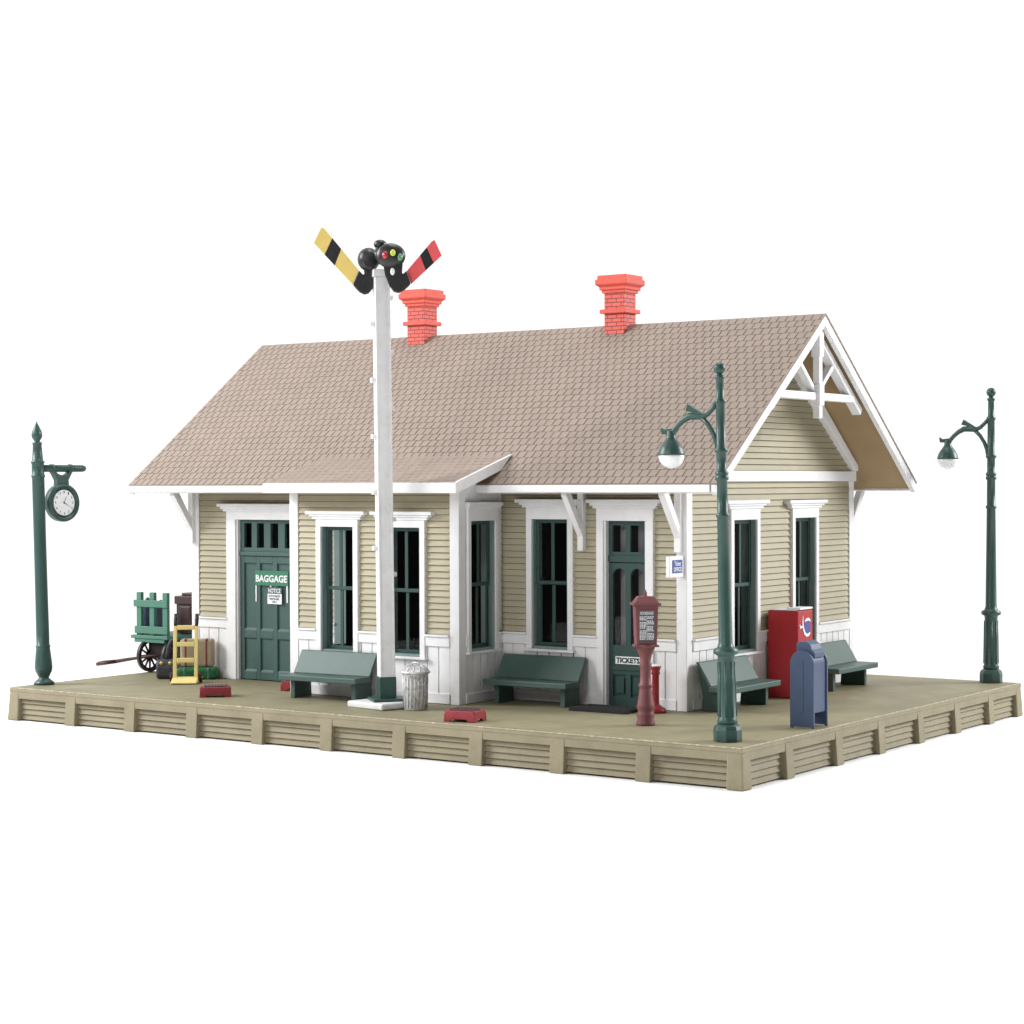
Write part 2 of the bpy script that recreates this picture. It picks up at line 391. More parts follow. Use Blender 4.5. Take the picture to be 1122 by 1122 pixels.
window(BAYF, B1, ctop=4.26); window(BAYF, B2, ctop=4.26)
window(BAYR, S1, cw=0.12, corn=0.06, ctop=4.47, sill=True); window(BAYL, S2, cw=0.05, corn=0.0, ctop=4.47, glaze=False)
window(RIGHT, R1, ctop=4.49, corn=0.30); window(RIGHT, R2, ctop=4.47, corn=0.30)

def door_casing(F, o, cw, corn, ctop):
    u0, u1, z0, z1 = o; zt = ctop-0.20; mb = MB()
    F.box(mb, u0-cw, u0, 0.0, 0.10, 0.004, z1); F.box(mb, u1, u1+cw, 0.0, 0.10, 0.004, z1)
    F.box(mb, u0-cw, u1+cw, 0.0, 0.10, z1, zt)
    F.box(mb, u0-cw-corn*0.35, u1+cw+corn*0.35, 0.0, 0.125, zt, zt+0.06)
    F.box(mb, u0-cw-corn*0.62, u1+cw+corn*0.62, 0.0, 0.155, zt+0.06, zt+0.12)
    F.box(mb, u0-cw-corn, u1+cw+corn, 0.0, 0.19, zt+0.12, zt+0.20)
    F.box(mb, u0, u0+0.05, -0.13, 0.06, 0.006, z1-0.002); F.box(mb, u1-0.05, u1, -0.13, 0.06, 0.006, z1-0.002)
    return mb
# --- ticket office door
mb = door_casing(FRONT, TD, 0.18, 0.22, 4.53)
mb.build('door_frame', M['white'], house, 0.008, 1)
d0, d1 = TD[0]+0.05, TD[1]-0.05
door = MB(); F = FRONT
dl = -0.06     # face of the door
F.box(door, d0, d0+0.10, dl-0.08, dl, 3.30, 4.055); F.box(door, d1-0.10, d1, dl-0.08, dl, 3.30, 4.055)
F.box(door, d0+0.10, d1-0.10, dl-0.08, dl, 3.96, 4.055)
mid = (d0+d1)/2; F.box(door, mid-0.06, mid+0.06, dl-0.078, dl-0.002, 3.38, 3.96)
F.box(door, d0, d1, dl-0.08, dl+0.03, 3.16, 3.30); F.box(door, d0+0.10, d1-0.10, dl-0.08, dl, 3.30, 3.38)
st = 0.105
F.box(door, d0, d0+st, dl-0.08, dl, 0.02, 3.14); F.box(door, d1-st, d1, dl-0.08, dl, 0.02, 3.14)
lw = (d1-d0-2*st-0.13)/2
wins = [(d0+st, d0+st+lw), (d1-st-lw, d1-st)]
F.box(door, wins[0][1], wins[1][0], dl-0.08, dl, 1.34, 3.14)
for a, b in wins:       # arched heads of the two lights
    r = (b-a)/2; c = (a+b)/2; zc = 3.02-r
    for side in (0, 1):
        arc = [(c+r*math.cos(t), zc+r*math.sin(t)) for t in [PI/2*k/8 for k in range(9)]] if side else [(c-r*math.cos(t), zc+r*math.sin(t)) for t in [PI/2*k/8 for k in range(9)]]
        poly = arc+[(c, 3.14), (b if side else a, 3.14)]
        door.prism(poly, dl-0.08, dl, lambda u, z, d: F.p(u, d, z))
F.box(door, d0+st, d1-st, dl-0.08, dl, 0.88, 1.34)
F.box(door, d0+st, d1-st, dl-0.08, dl+0.025, 0.80, 0.88)
F.box(door, d0+st, d1-st, dl-0.08, dl, 0.02, 0.22)
F.box(door, d0+st, d1-st, dl-0.08, dl-0.045, 0.22, 0.80)
F.box(door, mid-0.06, mid+0.06, dl-0.045, dl, 0.22, 0.80); F.box(door, d0+st, d1-st, dl-0.045, dl-0.001, 0.70, 0.80)
for a, b in ((d0+st, mid-0.06), (mid+0.06, d1-st)): F.box(door, a+0.06, b-0.06, dl-0.045, dl-0.012, 0.29, 0.63)
td = door.build('door', M['dgreen'], house, 0.012, 2); 
lb_ = MB()
for a, b in wins:
    F.box(lb_, a-0.03, a-0.002, dl-0.33, dl-0.081, 1.30, 3.10); F.box(lb_, b+0.002, b+0.03, dl-0.33, dl-0.081, 1.30, 3.10)
for a, b in ((d0+0.10, mid-0.06), (mid+0.06, d1-0.10)):
    F.box(lb_, a-0.03, a-0.002, dl-0.33, dl-0.081, 3.34, 4.0); F.box(lb_, b+0.002, b+0.03, dl-0.33, dl-0.081, 3.34, 4.0)
lb_.build('light_lining', M['core'], td)
lb_ = MB(); F.box(lb_, d0+0.06, d1-0.06, dl-0.345, dl-0.335, 1.28, 4.02); lb_.build('frosted_sheet', M['inner'], td)
td['label'] = 'narrow dark green door with two arched lights'
g = MB()
for a, b in wins: F.box(g, a-0.02, b+0.02, dl-0.05, dl-0.046, 1.32, 3.04)
F.box(g, d0+0.08, d1-0.08, dl-0.05, dl-0.046, 3.36, 3.98)
g.build('pane', M['glass'], td)
kn = MB(); kn.sphere(F.p(d1-0.055, dl+0.06, 1.25), 0.035); kn.tube([F.p(d1-0.055, dl, 1.25), F.p(d1-0.055, dl+0.05, 1.25)], 0.015)
kn.build('handle', M['brass'], td)
# --- baggage room door
mb = door_casing(FRONT, BD, 0.31, 0.24, 4.40); mb.build('door_frame', M['white'], house, 0.008, 1)
b0, b1 = BD[0]+0.05, BD[1]-0.05
door = MB(); dl = -0.03
F.box(door, b0, b1, dl-0.08, dl, 3.91, 3.996)
lights = [(-16.46, -16.21), (-16.03, -15.80), (-15.58, -15.33), (-15.11, -14.86)]
edges = [b0]+[v for p in lights for v in p]+[b1]
for a, b in zip(edges[0::2], edges[1::2]): F.box(door, a, b, dl-0.10, dl, 3.30, 3.91)
F.box(door, b0, b1, dl-0.08, dl, 3.20, 3.30); F.box(door, b0, b1, dl-0.08, dl+0.045, 3.10, 3.20)
cols = [(-16.45, -16.05), (-15.92, -15.50), (-15.36, -14.92)]
F.box(door, b0, b1, dl-0.10, dl-0.035, 0.02, 3.09)
ed = [b0]+[v for p in cols for v in p]+[b1]
for a, b in zip(ed[0::2], ed[1::2]): F.box(door, a, b, dl-0.035, dl+0.01, 0.02, 3.09)
for za, zb in ((0.02, 0.22), (1.05, 1.25), (2.92, 3.09)):
    for a, b in cols: F.box(door, a, b, dl-0.035, dl+0.009, za, zb)
for a, b in cols:      # chamfered lower edges of the panels
    for zb in (0.22, 1.25):
        door.prism([(dl-0.034, zb), (dl+0.008, zb), (dl-0.034, zb+0.06)], a, b, lambda d, z, u: F.p(u, d, z))
bd = door.build('door', M['doorgreen'], house, 0.010, 2); bd['label'] = 'wide green baggage door with six panels and four top lights'
g = MB(); F.box(g, b0+0.05, b1-0.05, dl-0.06, dl-0.056, 3.28, 3.93); g.build('pane', M['glass'], bd)
h = MB(); F.box(h, -14.90, -14.80, dl+0.01, dl+0.09, 1.19, 1.40); h.build('handle', M['black'], bd, 0.01)

# ------------------------------------------------------------------ roof
RX0, RX1 = -19.434, -2.475
EY = 3.49; TH = 0.235
roof = MB()
ye0, ye1 = EY, 2*YM-EY
roof.prism([(ye0, roofz(ye0)-0.01), (YM, roofz(YM)-0.01), (ye1, roofz(ye1)-0.01), (ye1, roofz(ye1)-0.20), (YM, roofz(YM)-0.20), (ye0, roofz(ye0)-0.20)],
           RX0+0.06, RX1-0.06, lambda a, b, t: (t, a, b))
ro = roof.build('roof', M['soffit'], house)
# shingles: every tab is a wedge
def tabs(mb, P, x0, x1, s1, rows, w=0.216, gap=0.030, hgt=0.023):
    pt = s1/rows
    for r in range(rows):
        a, b = r*pt, (r+1)*pt
        x = x0-(w/2 if r % 2 else 0)
        while x < x1:
            p, q = (x0 if x <= x0 else x+gap/2), (x1 if x+w >= x1 else x+w-gap/2)
            x += w
            if q-p < 0.02: continue
            j = random.uniform(-0.003, 0.003)
            mb.hexa([P(p, a-0.012, 0), P(q, a-0.012, 0), P(q, b, 0), P(p, b, 0), P(p, a-0.012, hgt+j), P(q, a-0.012, hgt+j), P(q, b, 0.012), P(p, b, 0.012)])
cs = 1/math.sqrt(1+slope*slope); sn = slope*cs; SL = (YM-EY)/cs
def Pf(x, s, h): return (x, EY+s*cs-h*sn, 4.868+s*sn+h*cs)
def Pb(x, s, h): return (x, 2*YM-(EY+s*cs-h*sn), 4.868+s*sn+h*cs)
for Pq in (Pf, Pb):
    sh = MB(); tabs(sh, Pq, RX0-0.03, RX1+0.03, SL, 26)
    xa, xb = RX0-0.03, RX1+0.03
    sh.hexa([Pq(xa, -0.03, -.018), Pq(xb, -0.03, -.018), Pq(xb, SL, -.018), Pq(xa, SL, -.018), Pq(xa, -0.03, 0.004), Pq(xb, -0.03, .004), Pq(xb, SL, .004), Pq(xa, SL, .004)])
    sh.build('shingles', M['shingle'], ro)
for sgn in (1, -1):     # eaves boards and raking fascia
    def q(y): return y if sgn > 0 else 2*YM-y
    fa = MB()
    fa.prism([(q(EY-0.055), 4.69), (q(EY-0.055), 4.845), (q(EY+0.04), 4.845), (q(EY+0.06), 4.665), (q(EY), 4.665)], RX0+0.0, RX1-0.13, lambda a, b, t: (t, a, b))
    fa.build('fascia', M['white'], ro, 0.012, 2)
    for t0, t1 in ((RX1-0.11, RX1+0.012), (RX0-0.012, RX0+0.11)):
        ya, yb = EY-0.03, YM-0.001; fa = MB()
        fa.prism([(q(ya), roofz(ya)-0.03), (q(yb), roofz(yb)-0.03), (q(yb), roofz(yb)-0.285), (q(ya+0.07), roofz(ya+0.07)-0.285), (q(ya), 4.70)], t0, t1, lambda a, b, t: (t, a, b))
        fa.build('barge_board', M['white'], ro, 0.008, 1)

# chimneys
def chimney(cx, cy):
    h = 0.275; c = MB()
    c.box(cx-h, cx+h, cy-h, cy+h, roofz(cy-h)-0.25, 9.50)
    o = c.build('chimney', M['brick'], ro, 0.006, 1)
    k = MB(); k.box(cx-h-0.085, cx+h+0.085, cy-h-0.085, cy+h+0.085, 8.955, 9.055); k.build('chimney_band', M['coral'], o, 0.012, 2)
    k = MB()
    def sq(e, z): return [(cx-h-e, cy-h-e, z), (cx+h+e, cy-h-e, z), (cx+h+e, cy+h+e, z), (cx-h-e, cy+h+e, z)]
    lv = [(0.0, 9.44), (0.045, 9.445), (0.045, 9.51), (0.09, 9.52), (0.09, 9.59), (0.15, 9.635), (0.165, 9.66), (0.165, 9.76), (0.125, 9.78), (0.125, 9.87)]
    vs = [p for e, z in lv for p in sq(e, z)]; n_ = len(lv)
    k.add(vs, [(0, 3, 2, 1), tuple(4*(n_-1)+i for i in range(4))]+[(4*j+i, 4*j+(i+1) % 4, 4*j+4+(i+1) % 4, 4*j+4+i) for j in range(n_-1) for i in range(4)])
    k.build('chimney_cap', M['coral'], o, 0.008, 1)
    f = MB(); f.box(cx-0.14, cx+0.14, cy-0.14, cy+0.14, 9.871, 9.874); f.build('flue', M['core'], o)
chimney(-13.88, 8.47); chimney(-7.87, 8.47)

# bay roof: a lower-pitched lean-to that runs back into the main slope
BE = 2.2; bx0, bx1 = -13.71, -8.15
bs = (5.53-4.90)/(4.34-BE)
def broofz(y): return 4.885+bs*(y-BE)
ymeet = (4.885-bs*BE-4.878+slope*3.49)/(slope-bs)
br = MB()
br.prism([(BE+0.03, broofz(BE+0.03)-0.01), (ymeet+0.02, broofz(ymeet+0.02)-0.01), (ymeet+0.02, broofz(ymeet)-0.20), (BE+0.03, broofz(BE)-0.20)], bx0+0.05, bx1-0.05, lambda a, b, t: (t, a, b))
bro = br.build('bay_roof', M['soffit'], house)
cb = 1/math.sqrt(1+bs*bs); sb = bs*cb
def Pbay(x, s, h): return (x, BE+s*cb-h*sb, 4.878+s*sb+h*cb)
sh2 = MB(); L2 = (ymeet-BE)/cb
tabs(sh2, Pbay, bx0-0.025, bx1, L2, 9, gap=0.022, hgt=0.016)
sh2.hexa([Pbay(bx0, 0, -.01), Pbay(bx1, 0, -.01), Pbay(bx1, L2, -.01), Pbay(bx0, L2, -.01), Pbay(bx0, 0, 0.01), Pbay(bx1, 0, .01), Pbay(bx1, L2, .01), Pbay(bx0, L2, .01)])
sh2.build('shingles', M['shingle'], bro)
f2 = MB()
f2.box(bx0-0.012, bx1+0.012, BE-0.05, BE+0.03, 4.675, 4.905)
def cheek(x0, x1, up=0.035):
    ye = ymeet-0.03; yb_ = ymeet-0.215/(slope-bs)
    f2.prism([(BE+0.032, 4.675), (BE+0.032, broofz(BE+0.032)+up), (ye, broofz(ye)+up), (yb_, broofz(yb_)-0.20)], x0, x1, lambda a, b, t: (t, a, b))
cheek(bx1-0.06, bx1+0.012); cheek(bx0-0.012, bx0+0.06, -0.04)
f2.build('fascia', M['white'], bro, 0.008, 1)

# eaves brackets
def bracket(F, u, w=0.15):
    mb = MB()
    F.box(mb, u-w/2, u+w/2, 0.02, 0.17, 3.40, 4.69)
    mb.prism([(0.17, 3.70), (0.17, 3.98), (0.64, 4.69), (0.82, 4.69), (0.82, 4.61), (0.22, 3.78)], u-w/2+0.004, u+w/2-0.004, lambda d, z, t: F.p(t, d, z))
    F.box(mb, u-w/2+0.02, u+w/2-0.02, 0.171, 0.64, 4.66, 4.694)
    mb.build('eaves_bracket', M['white'], house, 0.008, 1)
bracket(FRONT, -6.33); bracket(FRONT, -3.87, 0.16); bracket(FRONT, XL+0.02, 0.16)
bracket(BACK, -3.84, 0.16); bracket(BACK, XL+0.02, 0.16)

# gable ornament
gt = MB()
tx0, tx1 = RX1-0.38, RX1-0.16
def bar(y0, z0, y1, z1, w, a=tx0, b=tx1):
    d = Vector((y1-y0, z1-z0)); n = Vector((-d.y, d.x)).normalized()*w/2
    gt.prism([(y0+n.x, z0+n.y), (y1+n.x, z1+n.y), (y1-n.x, z1-n.y), (y0-n.x, z0-n.y)], a, b, lambda p, q, t: (t, p, q))
bar(YM, 6.33, YM, 8.40, 0.17, tx1-0.10, tx1+0.06)
bar(YM, 6.62, YM, 7.10, 0.24, tx1-0.13, tx1+0.09); bar(YM, 7.72, YM, 8.30, 0.23, tx1-0.13, tx1+0.085)
for s in (-1, 1):
    bar(YM+s*0.10, 8.18, YM+s*2.28, 8.18-2.18*slope, 0.17, tx0, tx1)
    bar(YM+s*0.08, 6.93, YM+s*0.86, 7.58, 0.11, tx0+0.02, tx1-0.02)
bar(YM-1.86, 6.83, YM+1.86, 6.83, 0.17, tx0+0.01, tx1+0.015)
gt.build('gable_truss', M['white'], house, 0.010, 1)

# ------------------------------------------------------------------ platform
plat = thing('wooden_platform', 'tan plank-sided station platform carrying the depot', 'platform', (-10, 7.1, -0.80))
PW = 14.18
m = MB(); m.box(-19.93, -0.07, 0.07, PW-0.07, -0.10, 0.0); m.build('deck', M['deck'], plat)
m = MB()
def ring_(x0, x1, y0, y1, w, z0, z1):
    o_ = [(x0, y0), (x1, y0), (x1, y1), (x0, y1)]; i_ = [(x0+w, y0+w), (x1-w, y0+w), (x1-w, y1-w), (x0+w, y1-w)]
    vs = [(*p, z) for z in (z0, z1) for p in o_+i_]
    fs = []
    for k in range(4):
        j = (k+1) % 4
        fs += [(k, j, 8+j, 8+k), (4+k, 12+k, 12+j, 4+j), (k, 4+k, 4+j, j), (8+k, 8+j, 12+j, 12+k)]
    return MB().add(vs, fs)
ring_(-20.0, 0.0, 0.0, PW, 0.0695, -0.105, -0.030).build('deck_edge', M['skirt'], plat, 0.012, 2)
ring_(-19.995, -0.005, 0.005, PW-0.005, 0.060, -0.0295, -0.003).build('worn_edge', M['lip'], plat, 0.010, 2)
PF = Face('front', 0.0); PR = Face('right', 0.0); PL = Face('left', -20.0); PB = Face('back', PW)
m = MB()
for F_, n0, n1 in ((PF, -19.98, -0.02), (PR, 0.11, PW-0.02), (PL, 0.11, PW-0.02), (PB, -19.88, -0.12)):
    F_.box(m, n0, n1, -0.10, -0.012, -0.26, -0.106)       # header
    for i in range(4):
        z1 = -0.262-i*0.128; z0 = z1-0.128
        P = F_.p
        m.hexa([P(n0, -0.18, z0+0.008), P(n1, -0.18, z0+0.008), P(n1, -0.078, z0+0.014), P(n0, -0.078, z0+0.014), P(n0, -0.18, z1), P(n1, -0.18, z1), P(n1, -0.125, z1), P(n0, -0.125, z1)])
m.build('plank_skirt', M['skirt'], plat)
def ppost(F_, u, w=0.33):
    m = MB(); P = F_.p
    m.hexa([P(u-w/2, -0.16, -0.795), P(u+w/2, -0.16, -0.795), P(u+w/2, 0.040, -0.795), P(u-w/2, 0.040, -0.795), P(u-w/2, -0.16, -0.108), P(u+w/2, -0.16, -0.108), P(u+w/2, -0.006, -0.108), P(u-w/2, -0.006, -0.108)])
    m.build('skirt_post', M['skirt'], plat, 0.012, 2)
def corner_post(x, y, sx, sy):
    m = MB()
    def lv(e, z): X0, X1, Y0, Y1 = x+sx*e, x-sx*0.33, y+sy*e, y-sy*0.33; return [(X0, Y0, z), (X1, Y0, z), (X1, Y1, z), (X0, Y1, z)]
    m.hexa(lv(0.040, -0.795)+lv(-0.006, -0.108)); m.build('skirt_post', M['skirt'], plat, 0.03, 2)
for cx_, cy_, sx, sy in ((0, 0, 1, -1), (-20, 0, -1, -1), (0, PW, 1, 1), (-20, PW, -1, 1)): corner_post(cx_, cy_, sx, sy)
for i in range(1, 10): ppost(PF, -19.84+i*1.968)
for y in (1.90, 4.08, 6.10, 8.15, 10.19, 12.22): ppost(PR, y, 0.31)
for y in (2.16, 4.14, 6.12, 8.10, 10.08, 12.06): ppost(PL, y, 0.31)
for i in range(1, 10): ppost(PB, -19.84+i*1.968)

# ------------------------------------------------------------------ signs on the depot
def sign_face(F_, u, d, z): return F_.mtx(u, d, z)
root = thing('baggage_sign', 'green BAGGAGE sign with white letters on the wide baggage door', 'sign', FRONT.p(-15.48, 0.0, 2.45))
m = MB(); FRONT.box(m, -16.08, -14.98, -0.018, -0.004, 2.37, 2.74); m.build('panel', M['bagsign'], root)
text_mb('BAGGAGE', 1.03, 0.175, 0.026).xf(sign_face(FRONT, -15.53, 0.002, 2.545)).build('lettering', M['paper'], root)
for u in (-16.06, -15.58, -15.04):
    m = MB(); FRONT.box(m, u, u+0.035, -0.018, -0.003, 2.335 if u == -15.58 else 1.96, 2.369); m.build('white_bar', M['paper'], root)
root = thing('notice_sign', 'small blue and white notice under the green BAGGAGE sign', 'sign', FRONT.p(-15.42, 0.0, 1.95))
m = MB(); FRONT.box(m, -15.66, -15.20, -0.018, 0.000, 1.92, 2.17); m.build('panel', M['paper'], root)
m = MB(); FRONT.box(m, -15.66, -15.20, -0.018, -0.004, 2.173, 2.33); m.build('header', M['film'], root)
text_mb('NOTICE', 0.40, 0.105, 0.02).xf(sign_face(FRONT, -15.43, 0.004, 2.25)).build('lettering', M['paper'], root)
text_mb('AUTHORIZED\nPERSONNEL\nONLY', 0.38, 0.20, 0.015).xf(sign_face(FRONT, -15.43, 0.004, 2.045)).build('lettering', M['ink'], root)
root = thing('ticket_plate', 'white TICKETS plate across the narrow ticket office door', 'sign', FRONT.p(-5.235, -0.05, 0.94))
m = MB(); FRONT.box(m, -5.555, -4.915, -0.059, -0.046, 0.935, 1.10); m.build('panel', M['paper'], root)
text_mb('TICKETS', 0.60, 0.118, 0.042).xf(sign_face(FRONT, -5.235, -0.042, 1.018)).build('lettering', M['ink'], root)
root = thing('ticket_office_sign', 'white hanging board with blue TICKET OFFICE panel beside the front bracket', 'sign', (-3.81, 4.10, 2.88))
F_ = Face('right', -3.75)
m = MB(); m.box(-3.86, -3.76, 3.80, 4.40, 2.88, 3.33); m.build('panel', M['paper'], root, 0.015, 2)
m = MB(); F_.box(m, 3.90, 4.31, -0.008, 0.0, 2.975, 3.25); m.build('blue_panel', M['signblue'], root)
text_mb('Ticket\nOFFICE', 0.33, 0.215, 0.022).xf(sign_face(F_, 4.105, 0.004, 3.113)).build('lettering', M['paper'], root)

# ------------------------------------------------------------------ benches
def make_bench():
    r = thing('bench', 'x', 'bench', (0, 0, 0), 'green benches along the depot walls')
    m = MB(); m.box(-1.08, 1.08, -0.97, -0.36, 0.42, 0.545); m.build('seat', M['green'], r, 0.018, 2)
    m = MB()
    m.prism([(-0.43, 0.547), (-0.35, 0.547), (-0.04, 1.05), (-0.12, 1.05)], -1.08, 1.08, lambda a, b, t: (t, a, b)); m.build('backrest', M['green'], r, 0.018, 2)
    for s in (-1, 1):
        m = MB()
        m.prism([(-0.74, 0.0), (-0.74, 0.419), (-0.345, 0.419), (-0.07, 0.90), (-0.02, 0.90), (-0.12, 0.30), (-0.10, 0.0)], s*0.86-0.06, s*0.86+0.06, lambda a, b, t: (t, a, b))
        m.build('leg', M['green'], r, 0.012, 2)
    return r
bn = make_bench()
spots = [(-11.80, 2.70, 3.0, 'green bench in front of the bay, left of the white signal post'),
         (-7.27, 4.37, 2.0, 'green bench in the shade between the bay and the ticket door'),
         (-3.66, 5.70, 90, 'green bench on the gable side, behind the nearest street lamp'),
         (-3.66, 10.78, 90, 'green bench on the gable side, right of the red vending machine')]
for i, (x, y, a, lb) in enumerate(spots):
    o = bn if i == 0 else copy_tree(bn)
    o.location = (x, y, 0.001); o.rotation_euler.z = math.radians(a); o['label'] = lb

# ------------------------------------------------------------------ street lamps
def make_lamp():
    r = thing('street_lamp', 'x', 'street lamp', (0, 0, 0), 'green street lamps on the platform corners')
    m = MB()
    m.lathe([(0.275, 0), (0.275, 0.22), (0.25, 0.29), (0.19, 0.33)], 8, flat=True)
    m.build('base', M['lampgreen'], r, 0.012, 2)
    m = MB()
    m.lathe([(0.18, 0.33), (0.20, 0.38), (0.175, 0.42), (0.155, 1.58), (0.165, 1.62), (0.235, 1.66), (0.235, 1.73), (0.165, 1.77), (0.135, 1.85),
             (0.118, 3.2), (0.107, 4.22), (0.13, 4.24), (0.13, 4.29), (0.104, 4.31), (0.100, 4.92), (0.128, 4.94), (0.128, 5.00), (0.112, 5.02), (0.128, 5.05), (0.128, 5.09), (0.098, 5.11),
             (0.095, 5.44), (0.128, 5.47), (0.128, 5.52), (0.092, 5.55), (0.085, 6.36), (0.112, 6.40), (0.112, 6.44), (0.08, 6.47), (0.072, 6.83), (0.095, 6.86), (0.095, 6.90), (0.055, 6.93), (0.05, 6.96)], 24)
    for k in range(8):      # flutes on the lower shaft
        a = 2*PI*(k+0.5)/8; m.tube([(0.168*math.cos(a), 0.168*math.sin(a), 0.47), (0.152*math.cos(a), 0.152*math.sin(a), 1.50)], 0.022, 6)
    m.build('pole', M['lampgreen'], r)
    m = MB(); m.sphere((0, 0, 7.05), 0.115); m.build('finial', M['lampgreen'], r)
    m = MB()
    m.tube([(-0.05, 0, 6.41), (-0.16, 0, 6.30), (-0.27, 0, 6.20), (-0.40, 0, 6.15), (-0.54, 0, 6.17), (-0.68, 0, 6.17), (-0.82, 0, 6.10), (-0.94, 0, 6.00), (-1.03, 0, 5.90), (-1.08, 0, 5.80)], [0.05, 0.048, 0.05, 0.06, 0.07, 0.07, 0.058, 0.052, 0.055, 0.06])
    m.tube([(-0.07, 0, 5.48), (-0.10, 0, 5.66), (-0.17, 0, 5.84), (-0.27, 0, 6.00), (-0.40, 0, 6.13)], [0.05, 0.05, 0.047, 0.047, 0.05])
    m.prism([(-0.46, 6.20), (-0.74, 6.28), (-0.68, 6.40), (-0.36, 6.20)], -0.045, 0.045, lambda a, b, t: (a, t, b))
    m.prism([(-1.08, 5.84), (-1.28, 5.85), (-1.30, 5.98), (-1.22, 5.93), (-1.05, 5.95)], -0.04, 0.04, lambda a, b, t: (a, t, b))
    m.build('arm', M['lampgreen'], r)
    m = MB(); m.lathe([(0.06, 5.92), (0.082, 5.90), (0.082, 5.82), (0.095, 5.77), (0.135, 5.71), (0.19, 5.64), (0.232, 5.56), (0.258, 5.47), (0.262, 5.445), (0.24, 5.44)][::-1], 24, (-1.09, 0, 0)); sh_ = m.build('lamp_shade', M['lampgreen'], r)
    m = MB(); m.sphere((-1.09, 0, 5.44), 0.252, 1, 1, 1.0, 24, 12, -1.0, 0.0); m.build('globe', M['globe'], r)
    return r
lp = make_lamp()
lp.location = (-0.70, 0.73, 0.001); lp.rotation_euler = (0, math.radians(-1.35), 0); lp['label'] = 'nearest green street lamp, standing at the front corner of the platform'
l2 = copy_tree(lp); l2.location = (-0.64, 13.86, 0.001); l2.rotation_euler = (0, 0, math.radians(3)); l2['label'] = 'green street lamp alone at the far right corner of the platform'

# ------------------------------------------------------------------ clock on a post
ck = thing('street_clock', 'green post with a round white-faced clock hanging from its arm at the left end', 'clock', (0, 0, 0))
m = MB(); m.lathe([(0.25, 0), (0.25, 0.05), (0.20, 0.10), (0.13, 0.15), (0.12, 0.17), (0.15, 0.23), (0.20, 0.33), (0.212, 0.42), (0.205, 0.55), (0.175, 0.82), (0.165, 0.90), (0.178, 0.92), (0.178, 0.95), (0.158, 0.97), (0.158, 1.3), (0.153, 2.2), (0.150, 3.6), (0.150, 5.05),
                   (0.165, 5.08), (0.165, 5.12), (0.150, 5.14), (0.148, 5.40), (0.165, 5.43), (0.165, 5.46), (0.135, 5.48), (0.105, 5.86), (0.118, 5.88), (0.118, 5.92), (0.075, 5.94), (0.07, 5.97), (0.12, 6.04), (0.132, 6.10), (0.115, 6.20), (0.06, 6.32), (0.02, 6.40), (0.004, 6.44)], 24)
m.build('pole', M['lampgreen'], ck)
m = MB(); m.tube([(0, 0.10, 5.29), (0, 1.36, 5.29), (0, 1.43, 5.29), (0, 1.46, 5.29)], [0.088, 0.088, 0.07, 0.02], 16)
for y in (0.42, 0.98): m.tube([(0, y-0.045, 5.29), (0, y+0.045, 5.29)], 0.105, 16)
m.prism([(0.36, 5.27), (0.45, 5.13), (0.53, 5.0), (0.52, 4.80), (0.88, 4.80), (0.87, 5.0), (0.95, 5.13), (1.04, 5.27), (0.95, 5.27), (0.87, 5.17), (0.79, 5.13), (0.70, 5.12), (0.61, 5.13), (0.53, 5.17), (0.45, 5.27)], -0.075, 0.075, lambda a, b, t: (t, a, b))
m.build('arm', M['lampgreen'], ck)
RX = Matrix.Translation((0, 0.70, 4.44)) @ Matrix.Rotation(PI/2, 4, 'Y')
m = MB(); m.lathe([(0.40, -0.12), (0.465, -0.09), (0.475, 0.06), (0.46, 0.11), (0.42, 0.13), (0.39, 0.115), (0.36, 0.06), (0.32, 0.05)], 40); m.xf(RX); cc = m.build('clock_case', M['lampgreen'], ck)
m = MB(); m.lathe([(0.318, 0.045), (0.318, 0.092)], 40, flat=True); m.xf(RX); cf = m.build('clock_face', M['paper'], ck)
m = MB()
def on_face(a, r): return (0.094, 0.70+r*math.sin(a), 4.44+r*math.cos(a))
for k in range(1, 13):
    a = 2*PI*k/12; t = text_mb(str(k), 0.032*len(str(k)), 0.062, 0.02)
    c_ = on_face(a, 0.265); t.xf(Matrix.Translation(c_) @ Matrix(((0, 0, 1), (1, 0, 0), (0, 1, 0))).to_4x4()); t.build('numeral', M['ink'], cf)
for a, l, w in ((2*PI*1/12*0.75, 0.17, 0.020), (2*PI*20/60, 0.24, 0.016)):
    d = Vector((0, math.sin(a), math.cos(a))); n = Vector((0, math.cos(a), -math.sin(a)))*w/2; c_ = Vector((0.097, 0.70, 4.44))
    h = MB(); h.add([c_-d*0.04+n, c_-d*0.04-n, c_+d*l-n*0.4, c_+d*l+n*0.4], [(0, 1, 2, 3)]); h.build('clock_hand', M['ink'], cf)
ck.location = (-19.74, 0.87, 0.001); ck.rotation_euler = (0, math.radians(-2.0), math.radians(-4))

